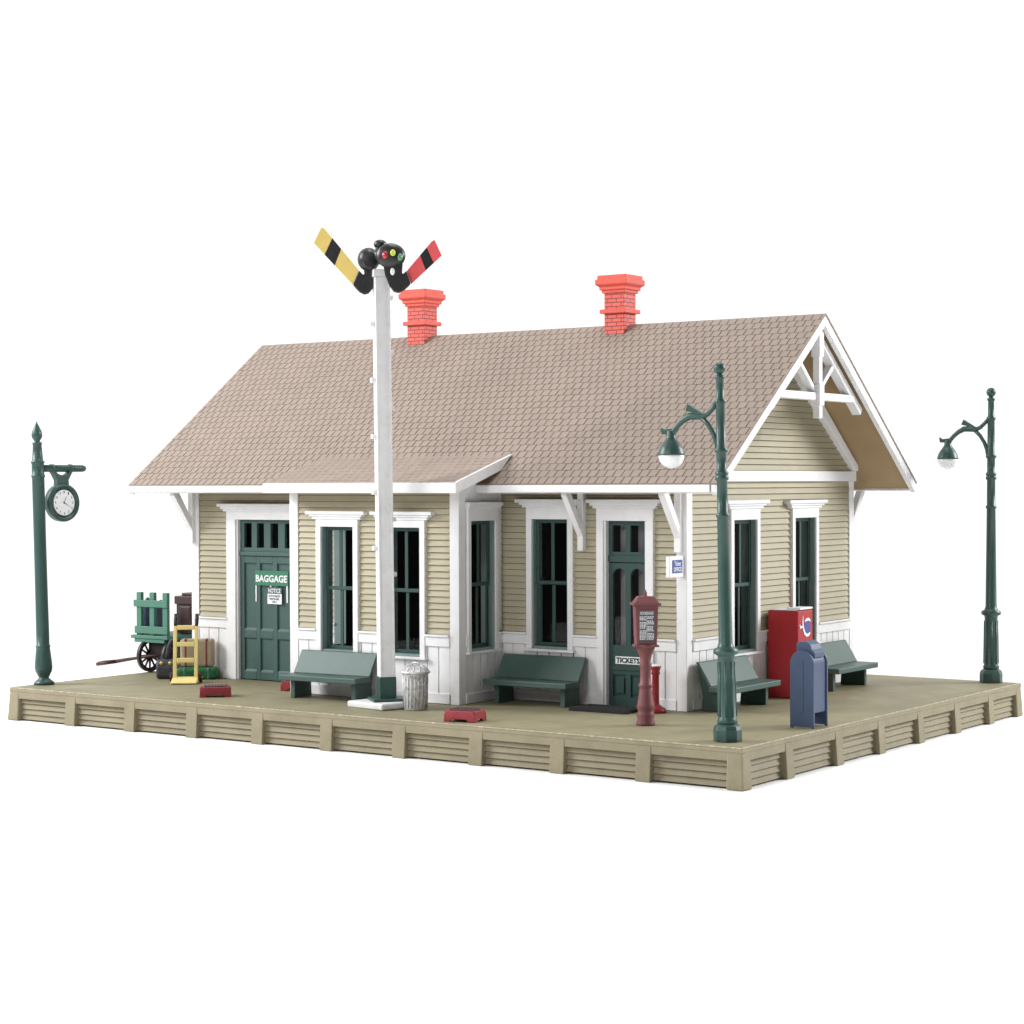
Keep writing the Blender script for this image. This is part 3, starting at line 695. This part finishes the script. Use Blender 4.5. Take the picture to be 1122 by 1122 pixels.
# ------------------------------------------------------------------ semaphore signal
sg = thing('semaphore_signal', 'tall white railway signal post with raised yellow and red blades', 'signal', (0, 0, 0))
RB = Matrix.Rotation(math.radians(-13), 4, 'Z'); RP = Matrix.Rotation(math.radians(-40), 4, 'Z')
m = MB(); m.box(-0.62, 0.62, -0.62, 0.62, 0, 0.14); m.xf(RB); m.build('base_slab', M['white2'], sg, 0.04, 3)
m = MB(); m.box(-0.36, 0.40, -0.36, 0.40, 0.141, 0.20); m.box(-0.185, 0.185, -0.185, 0.185, 0.20, 0.66); m.xf(RP); m.build('post_foot', M['lampgreen'], sg, 0.012, 2)
m = MB(); a, b = 0.170, 0.164
m.hexa([(-a, -a, .661), (a, -a, .661), (a, a, .661), (-a, a, .661), (-b, -b, 9.40), (b, -b, 9.40), (b, b, 9.40), (-b, b, 9.40)])
m.box(-0.20, 0.20, -0.20, 0.20, 9.401, 9.56)
m.box(0.166, 0.184, -0.165, -0.12, 0.68, 9.38); m.box(0.166, 0.184, 0.12, 0.165, 0.68, 9.38)   # raised edges of the post
m.xf(RP); m.build('post', M['white2'], sg, 0.014, 2)
for i, z in enumerate((8.38, 7.15, 5.92, 4.70, 3.48)):
    m = MB(); m.box(-0.09, 0.09, -0.26, -0.166, z-0.05, z+0.05); m.xf(RP); m.build('step', M['white2'], sg, 0.01)
for i, z in enumerate((8.95, 7.75, 6.53, 5.30, 4.10, 2.9)):
    m = MB(); m.box(-0.09, 0.09, 0.166, 0.25, z-0.05, z+0.05); m.xf(RP); m.build('step', M['white2'], sg, 0.01)
# head: local x runs to the viewer's right, y away from the viewer
RH = Matrix.Rotation(math.radians(38), 4, 'Z')
def hp(px, py): return ((px-419.0)/49.7, 9.55-(py-297)/49.7)
def plate(pts, y0, y1, mt, name, par=sg, bev=0.012):
    m = MB(); m.prism([hp(*p) for p in pts], y0, y1, lambda x, z, t: (x, t, z)); m.xf(RH); return m.build(name, mt, par, bev)
def lerp(p, q, t): return (p[0]+(q[0]-p[0])*t, p[1]+(q[1]-p[1])*t)
def blade(tipA, tipB, lo, up, colr, t0, t1, y, round_pt):
    """tipA/up is the upper edge, tipB/lo the lower one"""
    e = 0.002
    o = plate([round_pt, tipA, lerp(tipA, up, t0), lerp(tipB, lo, t0+0.06), tipB], y, y+0.05, colr, 'blade', sg, 0.004)
    plate([lerp(tipA, up, t0+e), lerp(tipA, up, t1), lerp(tipB, lo, t1+0.06), lerp(tipB, lo, t0+0.06+e)], y, y+0.05, M['black'], 'blade_band', o, 0.004)
    plate([lerp(tipA, up, t1+e), up, lo, lerp(tipB, lo, t1+0.06+e)], y, y+0.05, colr, 'blade_panel', o, 0.004)
    return o
yb = blade((358.8, 251.6), (346.6, 266.8), (388.0, 312.2), (395.0, 296.6), M['yellow'], 0.22, 0.48, 0.0, (355.0, 249.8))
yb['label'] = 'yellow blade with one black band'
rb = blade((474.2, 267.8), (485.0, 283.0), (451.5, 313.6), (446.8, 299.6), M['red'], 0.20, 0.46, -0.30, (477.4, 266.0))
rb['label'] = 'red blade with one black band'
plate([(388.3, 312.4), (395.3, 296.8), (399.0, 301.0), (401.0, 301.6), (400.0, 292.0), (412, 292), (411.5, 308), (409.5, 317), (405, 322.0), (400.5, 323.0), (395.5, 320.6), (391.5, 316.4)], -0.03, 0.10, M['black'], 'blade_arm', sg, 0.03)
plate([(451.2, 313.8), (446.5, 299.8), (443.8, 302.6), (441.8, 303.2), (443.0, 290.0), (421.0, 289.0), (423.5, 304.0), (428.0, 316.0), (432.5, 322.2), (438.0, 323.8), (443.0, 321.4), (447.5, 317.6)], -0.44, -0.29, M['black'], 'blade_arm', sg, 0.03)
x_, z_ = hp(405.8, 285.0)
m = MB(); m.sphere((x_, 0.02, z_), 0.26, 0.95, 1.0, 1.0); m.tube([(x_+0.12, -0.10, z_+0.03), (x_+0.42, -0.26, z_+0.05)], 0.17, 16); m.xf(RH); hd = m.build('lamp_housing', M['black'], sg)
x_, z_ = hp(407.6, 286.0)
m = MB(); m.tube([(x_-0.01, -0.12, z_-0.01), (x_, -0.30, z_-0.01)], 0.155, 20); m.xf(RH); m.build('hood_mouth', M['rubber'], hd)
x_, z_ = hp(430.0, 283.6)
m = MB(); m.sphere((x_, -0.38, z_), 0.30, 1.08, 0.55, 0.92); m.xf(RH); sp_ = m.build('spectacle_plate', M['black'], sg)
for (px, py), k, r_ in (((424.2, 283.6), 'lens_r', 0.085), ((432.2, 281.4), 'lens_y', 0.080), ((439.6, 285.6), 'lens_g', 0.085)):
    xx, zz = hp(px, py); yy = -0.38-0.165*math.sqrt(max(0.05, 1-((xx-x_)/0.324)**2-((zz-z_)/0.276)**2))+0.028
    m = MB(); m.sphere((xx, yy, zz), r_, 0.80, 0.7, 1.0, 16, 8); m.xf(RH); m.build('lens', M[k], sp_)
xx, zz = hp(431.6, 300.8); m = MB(); m.sphere((xx, -0.445, zz), 0.075, 0.66, 0.4, 1.1, 16, 8); m.xf(RH); m.build('rivet_disc', M['paper'], sp_)
x_, z_ = hp(418.6, 271.0)
m = MB(); m.sphere((x_, -0.12, z_+0.03), 0.145, 1.0, 1, 0.72); m.tube([(x_, -0.12, z_-0.35), (x_, -0.12, z_)], 0.11); m.xf(RH); m.build('cap_lamp', M['black'], sg)
sg.location = (-9.705, 1.70, 0.001); sg.rotation_euler = (0, math.radians(-0.65), 0)

# ------------------------------------------------------------------ trash can
tc = thing('trash_can', 'ribbed silver trash can with domed lid beside the signal post', 'trash can', (0, 0, 0))
m = MB(); prof = [(0.235, 0), (0.25, 0.03), (0.252, 0.10), (0.268, 0.74), (0.285, 0.76), (0.285, 0.79)]
m.lathe(prof, 32)
for k in range(20):
    a = 2*PI*k/20; m.tube([(0.25*math.cos(a), 0.25*math.sin(a), 0.05), (0.268*math.cos(a), 0.268*math.sin(a), 0.73)], 0.014, 6)
m.build('body', M['silver'], tc)
m = MB(); m.lathe([(0.315, 0.79), (0.325, 0.81), (0.315, 0.835), (0.29, 0.85), (0.21, 0.925), (0.13, 0.955), (0.03, 0.965)], 32)
m.tube([(-0.09, 0, 0.95), (-0.09, 0, 1.005), (-0.05, 0, 1.02), (0.05, 0, 1.02), (0.09, 0, 1.005), (0.09, 0, 0.95)], 0.018, 8)
for k in range(12):
    a = 2*PI*k/12; m.tube([(0.30*math.cos(a), 0.30*math.sin(a), 0.845), (0.21*math.cos(a), 0.21*math.sin(a), 0.928), (0.12*math.cos(a), 0.12*math.sin(a), 0.958)], 0.012, 6)
m.build('lid', M['silver'], tc)
for a in (-25, 155):
    a = math.radians(a); m = MB(); pts = []
    for k in range(9):
        t = PI*k/8; pts.append(((0.268+0.05*math.sin(t))*math.cos(a)-0.08*math.cos(t)*math.sin(a), (0.268+0.05*math.sin(t))*math.sin(a)+0.08*math.cos(t)*math.cos(a), 0.62-0.07*math.sin(t)))
    m.tube(pts, 0.014, 8); m.build('handle', M['silver'], tc)
tc.location = (-8.83, 1.60, 0.001)

# ------------------------------------------------------------------ schedule post
sc = thing('schedule_post', 'maroon schedule board on a turned post in front of the ticket door', 'notice board', (0, 0, 0))
m = MB(); m.lathe([(0.195, 0), (0.195, 0.05), (0.165, 0.12), (0.185, 0.20), (0.165, 0.26), (0.155, 0.30), (0.185, 0.36), (0.170, 0.42), (0.125, 0.72), (0.120, 0.76), (0.145, 0.79), (0.145, 0.82), (0.118, 0.85), (0.108, 1.02), (0.110, 1.16), (0.125, 1.20), (0.125, 1.24), (0.108, 1.28), (0.125, 1.40), (0.19, 1.56), (0.235, 1.63)], 24); m.build('pole', M['maroon'], sc)
RS = Matrix.Rotation(math.radians(41), 4, 'Z')
m = MB(); m.hexa([(-0.205, -0.16, 1.60), (0.205, -0.16, 1.60), (0.205, 0.16, 1.60), (-0.205, 0.16, 1.60), (-0.235, -0.16, 2.42), (0.235, -0.16, 2.42), (0.235, 0.16, 2.42), (-0.235, 0.16, 2.42)])
m.box(-0.25, 0.25, -0.19, 0.19, 1.585, 1.625); m.xf(RS); m.build('case', M['maroon'], sc, 0.012, 2)
m = MB(); m.box(-0.285, 0.285, -0.225, 0.225, 2.421, 2.47); m.hexa([(-0.25, -0.20, 2.47), (0.25, -0.20, 2.47), (0.25, 0.20, 2.47), (-0.25, 0.20, 2.47), (-0.16, -0.12, 2.60), (0.16, -0.12, 2.60), (0.16, 0.12, 2.60), (-0.16, 0.12, 2.60)])
m.lathe([(0.05, 2.60), (0.03, 2.63), (0.038, 2.66), (0.005, 2.74)], 12); m.xf(RS); m.build('cap', M['maroon'], sc, 0.008, 2)
m = MB(); m.box(-0.155, 0.155, -0.166, -0.1605, 1.70, 2.32); m.xf(RS); bd_ = m.build('schedule_sheet', M['board'], sc)
text_mb('SCHEDULE', 0.27, 0.055, 0.02).xf(RS @ Matrix.Translation((0, -0.169, 2.27)) @ Matrix.Rotation(PI/2, 4, 'X')).build('lettering', M['paper'], bd_)
m = MB(); rr = random.Random(3)
for k in range(17):
    z = 2.195-k*0.028
    for c0 in (-0.145, 0.012):
        if rr.random() < 0.14: continue
        x = c0
        while x < c0+0.115:
            w = rr.uniform(0.012, 0.04); w = min(w, c0+0.135-x)
            m.box(x, x+w, -0.169, -0.1665, z-0.009, z+0.008); x += w+rr.uniform(0.006, 0.014)
m.box(-0.004, 0.003, -0.169, -0.1665, 1.73, 2.22)
m.xf(RS); m.build('timetable_lines', M['paper'], bd_)
m = MB()
for a_ in ((-0.178, -0.157, 1.68, 2.34), (0.157, 0.178, 1.68, 2.34), (-0.178, 0.178, 1.665, 1.70), (-0.178, 0.178, 2.32, 2.345)): m.box(a_[0], a_[1], -0.178, -0.161, a_[2], a_[3])
m.xf(RS); m.build('sheet_frame', M['maroon'], sc, 0.004)
sc.location = (-3.27, 1.99, 0.001)

# ------------------------------------------------------------------ red standing ashtray and door mat
at = thing('standing_ashtray', 'slim dark red standing ashtray behind the maroon schedule post', 'ashtray', (0, 0, 0))
m = MB(); m.lathe([(0.23, 0), (0.235, 0.04), (0.21, 0.09), (0.12, 0.14), (0.09, 0.17), (0.075, 0.22), (0.075, 0.80), (0.10, 0.83), (0.085, 0.88), (0.11, 0.95), (0.125, 0.99)], 24); m.build('stand', M['ashred'], at)
m = MB(); m.sphere((0, 0, 0.985), 0.10, 1, 1, 0.5, 20, 8, 0.0, 1.0); m.build('bowl', M['paper'], at)
at.location = (-4.22, 3.98, 0.001)
dm = MB(); dm.box(-0.70, 0.70, -0.44, 0.44, 0, 0.06)
for k in range(13): dm.box(-0.66, 0.66, -0.40+k*0.064, -0.37+k*0.064, 0.061, 0.072)
o = dm.build('door_mat', M['rubber'], None, 0.02, 2); tag(o, 'black rubber mat at the foot of the ticket door', 'door mat'); o.location = (-5.28, 3.72, 0.001); o.rotation_euler.z = math.radians(3)

# ------------------------------------------------------------------ red step stools
def make_stool():
    r = thing('step_stool', 'x', 'step stool', (0, 0, 0), 'small red step stools on the platform')
    m = MB()
    def rim(hx, hy, z): return [(-hx, -hy, z), (hx, -hy, z), (hx, hy, z), (-hx, hy, z)]
    # four sloping aprons with arched cut-outs
    for s in (-1, 1):
        m.prism([(-0.36, 0.0), (-0.22, 0.0), (-0.17, 0.055), (0.17, 0.055), (0.22, 0.0), (0.36, 0.0), (0.355, 0.15), (0.30, 0.225), (-0.30, 0.225), (-0.355, 0.15)], s*0.27, s*0.23, lambda a, b, t: (a, t, b))
        m.prism([(-0.229, 0.0), (-0.12, 0.0), (-0.09, 0.055), (0.09, 0.055), (0.12, 0.0), (0.229, 0.0), (0.229, 0.15), (0.229, 0.225), (-0.229, 0.225), (-0.229, 0.15)], s*0.355, s*0.31, lambda a, b, t: (t, a, b))
    m.box(-0.30, 0.30, -0.229, 0.229, 0.20, 0.226)
    m.build('frame', M['stool'], r, 0.012, 2)
    m = MB(); m.box(-0.26, 0.26, -0.19, 0.19, 0.227, 0.25)
    for k in range(7): m.box(-0.24+k*0.075, -0.215+k*0.075, -0.18, 0.18, 0.251, 0.262)
    m.build('tread', M['tread'], r, 0.006, 1)
    return r
st_ = make_stool()
for i, (x, y, a, lb) in enumerate([(-14.36, 1.22, 43, 'red step stool alone on the left of the platform, near the hand truck'),
                                   (-6.73, 0.55, 8, 'red step stool near the front edge, right of the trash can'),
                                   (-13.60, 3.25, 20, 'red step stool mostly hidden behind the left bench')]):
    o = st_ if i == 0 else copy_tree(st_)
    o.location = (x, y, 0.001); o.rotation_euler.z = math.radians(a); o['label'] = lb

# ------------------------------------------------------------------ vending machine
vm = thing('vending_machine', 'tall red drinks vending machine with round logo against the gable wall', 'vending machine', (0, 0, 0))
m = MB(); m.box(0, 0.76, 0, 0.74, 0, 1.98); m.build('cabinet', M['vend'], vm, 0.025, 3)
m = MB(); m.box(0.03, 0.70, 0.03, 0.71, 1.981, 2.0); m.box(0.44, 0.765, 0.10, 0.735, 2.0, 2.045); m.build('top_panel', M['paper'], vm, 0.008, 1)
VF = Face('right', 0.76)
def disc(cu, cz, r, d, seg=28): return [VF.p(cu+r*math.cos(2*PI*k/seg), d, cz+r*math.sin(2*PI*k/seg)) for k in range(seg)]
lg = MB(); lg.add(disc(0.46, 1.60, 0.155, 0.004), [tuple(range(28))]); lgo = lg.build('logo', M['signblue'], vm)
def stroke(pts, ws, d):
    m = MB(); L_, R_ = [], []
    for i, (u, z) in enumerate(pts):
        a, b = pts[max(0, i-1)], pts[min(len(pts)-1, i+1)]; t = Vector((b[0]-a[0], b[1]-a[1])).normalized(); n = Vector((-t.y, t.x))*ws[i]
        L_.append(VF.p(u+n.x, d, z+n.y)); R_.append(VF.p(u-n.x, d, z-n.y))
    k = len(pts); m.add(L_+R_, [(i, i+1, k+i+1, k+i) for i in range(k-1)]); return m
sw = stroke([(0.245, 1.86), (0.235, 1.76), (0.235, 1.67), (0.27, 1.56), (0.33, 1.46), (0.42, 1.41), (0.52, 1.42), (0.60, 1.47)], [0.006, 0.018, 0.026, 0.03, 0.034, 0.036, 0.034, 0.012], 0.008)
s2 = stroke([(0.33, 1.73), (0.40, 1.765), (0.50, 1.775), (0.58, 1.75), (0.62, 1.71)], [0.012, 0.03, 0.034, 0.024, 0.006], 0.008); sw.add(s2.v, s2.f)
s3 = stroke([(0.08, 1.67), (0.12, 1.60), (0.19, 1.62), (0.25, 1.60)], [0.012, 0.03, 0.024, 0.012], 0.007); sw.add(s3.v, s3.f)
sw.build('logo_swirl', M['paper'], lgo)
vm.location = (-3.64, 7.98, 0.001)

# ------------------------------------------------------------------ mailbox
mb_ = thing('mailbox', 'blue rounded-top mailbox on the right edge of the platform', 'mailbox', (0, 0, 0))
W2 = 0.26
arch = lambda w, zt: [(-w, 0.30)]+[(-w*math.cos(PI*k/20), zt-w+w*math.sin(PI*k/20)) for k in range(21)]+[(w, 0.30)]
m = MB(); m.prism(arch(W2-0.03, 1.50), -0.27, 0.27, lambda a, b, t: (a, t, b)); m.build('body', M['blue'], mb_, 0.006, 1)
for s in (-1, 1):
    m = MB(); y0, y1 = sorted((s*0.271, s*0.325))
    full = [(-W2, 0.0)]+[(-W2*math.cos(PI*k/20), 1.54-W2+W2*math.sin(PI*k/20)) for k in range(21)]+[(W2, 0.0), (W2-0.05, 0.0), (W2-0.06, 0.025), (-W2+0.06, 0.025), (-W2+0.05, 0.0)]
    m.prism(full, y0, y1, lambda a, b, t: (a, t, b)); m.box(-0.035, 0.035, s*0.327-0.006, s*0.327+0.006, 0.30, 1.36)
    m.build('side_panel', M['blue'], mb_, 0.010, 2)
m = MB(); m.prism([(-0.17, 1.46), (-0.17, 1.66), (-0.12, 1.71), (0.06, 1.71), (0.13, 1.66), (0.17, 1.56), (0.235, 1.50), (0.235, 1.40)], -0.22, 0.22, lambda a, b, t: (a, t, b)); m.build('hood', M['blue'], mb_, 0.012, 2)
mb_.location = (-0.42, 3.58, 0.001)

# ------------------------------------------------------------------ hand truck
ht = thing('hand_truck', 'pale yellow two-wheeled hand truck standing by the left corner of the depot', 'hand truck', (0, 0, 0))
m = MB()
def hb(x0, x1, y0, z0, y1, z1, t=0.035):
    m.hexa([(x0, y0-t, z0), (x1, y0-t, z0), (x1, y0+t, z0), (x0, y0+t, z0), (x0, y1-t, z1), (x1, y1-t, z1), (x1, y1+t, z1), (x0, y1+t, z1)])
for s in (-1, 1): hb(s*0.26-0.045, s*0.26+0.045, 0, 0.05, 0.13, 1.40)
for z in (1.36, 0.95, 0.56): y_ = 0.13*(z-0.05)/1.35; m.box(-0.214, 0.214, y_-0.04, y_+0.04, z-0.055, z+0.055)
m.build('frame', M['tyellow'], ht, 0.015, 2)
m = MB(); m.hexa([(-0.33, -0.36, 0.02), (0.33, -0.36, 0.02), (0.33, 0.05, 0.02), (-0.33, 0.05, 0.02), (-0.31, -0.35, 0.05), (0.31, -0.35, 0.05), (0.31, 0.05, 0.16), (-0.31, 0.05, 0.16)]); m.build('toe_plate', M['tyellow'], ht, 0.012, 2)
for s in (-1, 1):
    m = MB(); m.tube([(s*0.31, 0.14, 0.13), (s*0.39, 0.14, 0.13)], 0.125, 20); w_ = m.build('wheel', M['wheel'], ht, 0.012, 2)
    m = MB(); m.tube([(s*0.31, 0.14, 0.13), (s*0.40, 0.14, 0.13)], 0.035, 12); m.build('hub', M['brass'], w_)
    m = MB(); m.tube([(s*0.26, 0.13, 1.40), (s*0.26, 0.19, 1.56), (s*0.26, 0.24, 1.68)], [0.04, 0.05, 0.045], 10); m.build('grip', M['black'], ht)
ht.location = (-17.05, 3.00, 0.001); ht.rotation_euler.z = math.radians(36)

# ------------------------------------------------------------------ baggage cart and what rides on it
ca = thing('baggage_cart', 'green slatted baggage cart with spoked wheels at the left corner of the depot', 'cart', (0, 0, 0))
# local: front end at y = 0, bed runs to +y
m = MB(); m.box(-0.66, 0.66, -0.05, 2.6, 0.88, 0.965); m.box(-0.56, 0.52, -0.02, 2.55, 0.78, 0.88); m.build('bed', M['cartgreen'], ca, 0.012, 2)
m = MB()
for x in (-0.44, 0.03, 0.50): m.box(x-0.085, x+0.085, 0.03, 0.13, 0.966, 2.08)
m.box(-0.56, 0.62, -0.01, 0.029, 1.01, 1.20); m.box(-0.59, 0.62, -0.015, 0.029, 1.70, 1.88); m.build('end_rack', M['cartgreen'], ca, 0.010, 2)
m = MB(); m.box(-0.10, 0.62, 0.10, 0.50, 0.36, 0.779); m.build('axle_block', M['core'], ca, 0.01)
m = MB(); m.box(-0.10, 0.5, 1.9, 2.2, 0.36, 0.779); m.build('axle_block', M['core'], ca, 0.01)
def cart_wheel(x, y):
    m = MB(); R_ = 0.43
    ring = [(R_-0.05, -0.05), (R_-0.05, 0.05), (R_, 0.05), (R_, -0.05), (R_-0.05, -0.05)]
    m.lathe(ring, 32, caps=False, flat=False)
    o_ = m.xf(Matrix.Translation((x, y, 0.43)) @ Matrix.Rotation(PI/2, 4, 'Y')).build('wheel', M['black'], ca)
    m = MB(); m.tube([(0, 0, -0.06), (0, 0, 0.06)], 0.085, 16)
    for k in range(12):
        a = 2*PI*k/12; m.tube([(0.07*math.cos(a), 0.07*math.sin(a), 0), (0.395*math.cos(a), 0.395*math.sin(a), 0)], [0.032, 0.024], 8)
    m.lathe([(0.33, -0.03), (0.33, 0.03), (0.385, 0.03), (0.385, -0.03), (0.33, -0.03)], 32, caps=False)
    m.xf(Matrix.Translation((x, y, 0.43)) @ Matrix.Rotation(PI/2, 4, 'Y')).build('spokes', M['wheel'], o_)
for x, y in ((-0.10, -0.05+0.25), (0.72, 0.25), (-0.40, 2.05), (0.50, 2.05)): cart_wheel(x-0.12, y)
m = MB(); m.tube([(0.55, 0.05, 0.50), (0.0, -0.12, 0.43), (-0.60, -0.30, 0.33), (-0.85, -0.40, 0.28)], [0.03, 0.035, 0.045, 0.05], 8)
m.tube([(-0.85, -0.40, 0.28), (-1.02, -0.58, 0.25), (-1.36, -0.56, 0.20), (-1.43, -0.46, 0.20), (-1.33, -0.34, 0.23), (-1.05, -0.31, 0.26), (-0.85, -0.40, 0.28)], 0.05, 8)
m.build('tongue', M['wheel'], ca)
ca.location = (-19.72, 4.45, 0.001)
tk = thing('travel_trunk', 'dark brown trunk with stepped lid riding on the baggage cart', 'trunk', (-19.38, 5.95, 0.967))
m = MB(); m.box(-19.86, -18.92, 5.55, 6.30, 0.967, 1.72); m.build('trunk_body', M['trunk'], tk, 0.015, 2)
m = MB(); m.box(-19.74, -19.04, 5.535, 5.549, 1.05, 1.64); m.build('front_panel', M['trunkblue'], tk)
m = MB(); m.box(-19.90, -18.88, 5.51, 6.34, 1.722, 1.94); m.box(-19.74, -19.0, 5.62, 6.24, 1.941, 2.02); m.build('trunk_lid', M['trunk'], tk, 0.02, 2)
def sack(x, y, rx, ry, h, mt, lb, cat, name='mail_sack'):
    m = MB(); prof = []
    for k in range(13):
        t = k/12; prof.append((math.sqrt(max(0.02, 1-(2*t-0.9)**4))*(1-0.25*t), t*h))
    m.lathe(prof, 18, (0, 0, 0), True, lambda a, b, c: (a*rx*(1+0.08*math.sin(5*c/h+3*a)), b*ry, c))
    o = m.build(name, mt); o.location = (x, y, 0.967); return tag(o, lb, cat)
sack(-20.28, 4.92, 0.22, 0.24, 0.95, M['sack'], 'slate blue mail sack behind the left gap of the cart rack', 'sack')
sack(-19.82, 4.94, 0.20, 0.24, 0.90, M['sack'], 'slate blue mail sack behind the right gap of the cart rack', 'sack')
o = MB().box(-19.45, -19.08, 5.25, 5.50, 0.967, 1.70).build('suitcase', M['trunk'], None, 0.04, 3); tag(o, 'upright brown case squeezed between the mail sacks and the trunk', 'suitcase')

# ------------------------------------------------------------------ luggage on the deck by the corner
bg = thing('satchel', 'charcoal satchel with brass clasps on the deck beside the cart wheel', 'bag', (-18.2, 3.75, 0))
RBG = Matrix.Translation((-18.22, 3.70, 0.001)) @ Matrix.Rotation(math.radians(38), 4, 'Z')
m = MB(); m.prism([(-0.22, 0.0), (-0.25, 0.10), (-0.25, 0.34), (-0.12, 0.48), (0.12, 0.48), (0.25, 0.34), (0.25, 0.10), (0.22, 0.0)], -0.36, 0.36, lambda a, b, t: (t, a, b)); m.xf(RBG); m.build('bag_body', M['darkbag'], bg, 0.07, 4)
for x in (-0.22, 0.0, 0.22):
    m = MB(); m.sphere((x, -0.225, 0.40), 0.05, 1, 0.6, 1, 12, 8); m.xf(RBG); m.build('clasp', M['brass'], bg)
m = MB(); m.tube([(0.05+0.16*math.cos(PI*k/10), 0.0, 0.47+0.50*math.sin(PI*k/10)) for k in range(11)], 0.04, 8); m.xf(RBG); m.build('handle', M['darkbag'], bg)
cs_ = thing('striped_suitcase', 'upright tan suitcase with dark red bands behind the yellow hand truck', 'suitcase', (-17.5, 4.0, 0))
RC = Matrix.Translation((-17.62, 4.02, 0.001)) @ Matrix.Rotation(math.radians(36), 4, 'Z')
m = MB(); m.box(-0.42, 0.42, -0.16, 0.16, 0.30, 1.0); m.xf(RC); m.build('case_body', M['tanbag'], cs_, 0.07, 4)
m = MB()
for x in (-0.28, -0.02, 0.24): m.box(x-0.045, x+0.045, -0.168, 0.168, 0.292, 1.008)
m.xf(RC); m.build('band', M['brownbag'], cs_, 0.07, 4)
gb = thing('green_duffel', 'dark green bag lying on the deck under the striped suitcase', 'bag', (-17.5, 4.0, 0))
m = MB(); m.box(-0.52, 0.52, -0.24, 0.24, 0.0, 0.30); m.xf(Matrix.Translation((-17.55, 3.95, 0.001)) @ Matrix.Rotation(math.radians(36), 4, 'Z')); m.build('bag_body', M['greenbag'], gb, 0.10, 4)
m = MB()
for x in (-0.3, 0.3): m.box(x-0.05, x+0.05, -0.247, 0.247, -0.0, 0.298)
m.xf(Matrix.Translation((-17.55, 3.95, 0.002)) @ Matrix.Rotation(math.radians(36), 4, 'Z')); m.build('strap', M['cartgreen'], gb, 0.10, 4)

# ------------------------------------------------------------------ table, world, lamps, camera
m = MB(); m.box(-27, 18, -34, 16.5, -1.0, -0.80)
g_ = m.build('ground', M['ground'], None, 0.05, 2); g_['kind'] = 'structure'; g_['label'] = 'plain white studio table'

W = bpy.data.worlds.new('World'); S.world = W; W.use_nodes = True
nt = W.node_tree; N = nt.nodes; Lk = nt.links; bgN = N['Background']
# a white-walled studio: bright paper backdrop behind the model, a dimmer room on the photographer's side
tcn = N.new('ShaderNodeTexCoord'); dt = N.new('ShaderNodeVectorMath'); dt.operation = 'DOT_PRODUCT'
dt.inputs[1].default_value = (-math.sin(0.6098), math.cos(0.6098), 0.0); Lk.new(tcn.outputs['Generated'], dt.inputs[0])
mr = N.new('ShaderNodeMapRange'); mr.interpolation_type = 'SMOOTHSTEP'; mr.inputs[1].default_value = -0.25; mr.inputs[2].default_value = 0.45
mr.inputs[3].default_value = 0.19; mr.inputs[4].default_value = 1.15; Lk.new(dt.outputs['Value'], mr.inputs[0])
Lk.new(mr.outputs[0], bgN.inputs['Strength']); bgN.inputs['Color'].default_value = (1, 1, 1, 1)

def area(name, loc, target, size, power):
    l = bpy.data.lights.new(name, 'AREA'); l.shape = 'SQUARE'; l.size = size; l.energy = power
    o = bpy.data.objects.new(name, l); COL.objects.link(o); o.location = loc
    o.rotation_euler = (Vector(target)-Vector(loc)).to_track_quat('-Z', 'Y').to_euler(); return o
area('softbox_key', (-43, -20, 25), (-11, 5, 2), 20, 25500)
area('front_fill', (-4, -44, 24), (-10, 5, 4), 14, 6300)  # weak fill, added to brighten the camera-facing signal blades and the recess
area('softbox_side', (30, 40, 24), (-6, 7, 2), 18, 29000)
area('softbox_top', (-6, 8, 46), (-8, 7, 2), 20, 7600)

cd = bpy.data.cameras.new('camera'); cam = bpy.data.objects.new('camera', cd); COL.objects.link(cam); S.camera = cam
yaw, pitch, roll = 0.6098, -0.0149, -0.0034
F0 = Vector((-math.sin(yaw), math.cos(yaw), 0)); R0 = Vector((math.cos(yaw), math.sin(yaw), 0)); Z = Vector((0, 0, 1))
Fw = F0*math.cos(pitch)+Z*math.sin(pitch); U0 = -F0*math.sin(pitch)+Z*math.cos(pitch)
Rr = R0*math.cos(roll)+U0*math.sin(roll); Uu = -R0*math.sin(roll)+U0*math.cos(roll)
mw = Matrix((Rr, Uu, -Fw)).transposed().to_4x4(); mw.translation = (17.3998, -32.2797, 4.9033)
cam.matrix_world = mw
cd.sensor_width = 36; cd.lens = 2172.685/1122*36; cd.clip_start = 0.1; cd.clip_end = 2000

S.view_settings.view_transform = 'Standard'; S.view_settings.look = 'None'; S.view_settings.exposure = 0; S.view_settings.gamma = 1
S.render.engine = 'CYCLES'; S.cycles.use_denoising = True; S.cycles.denoiser = 'OPENIMAGEDENOISE'; S.cycles.denoising_input_passes = 'RGB_ALBEDO_NORMAL'; S.cycles.denoising_prefilter = 'NONE'; S.cycles.max_bounces = 8; S.cycles.transparent_max_bounces = 12
S.render.film_transparent = False
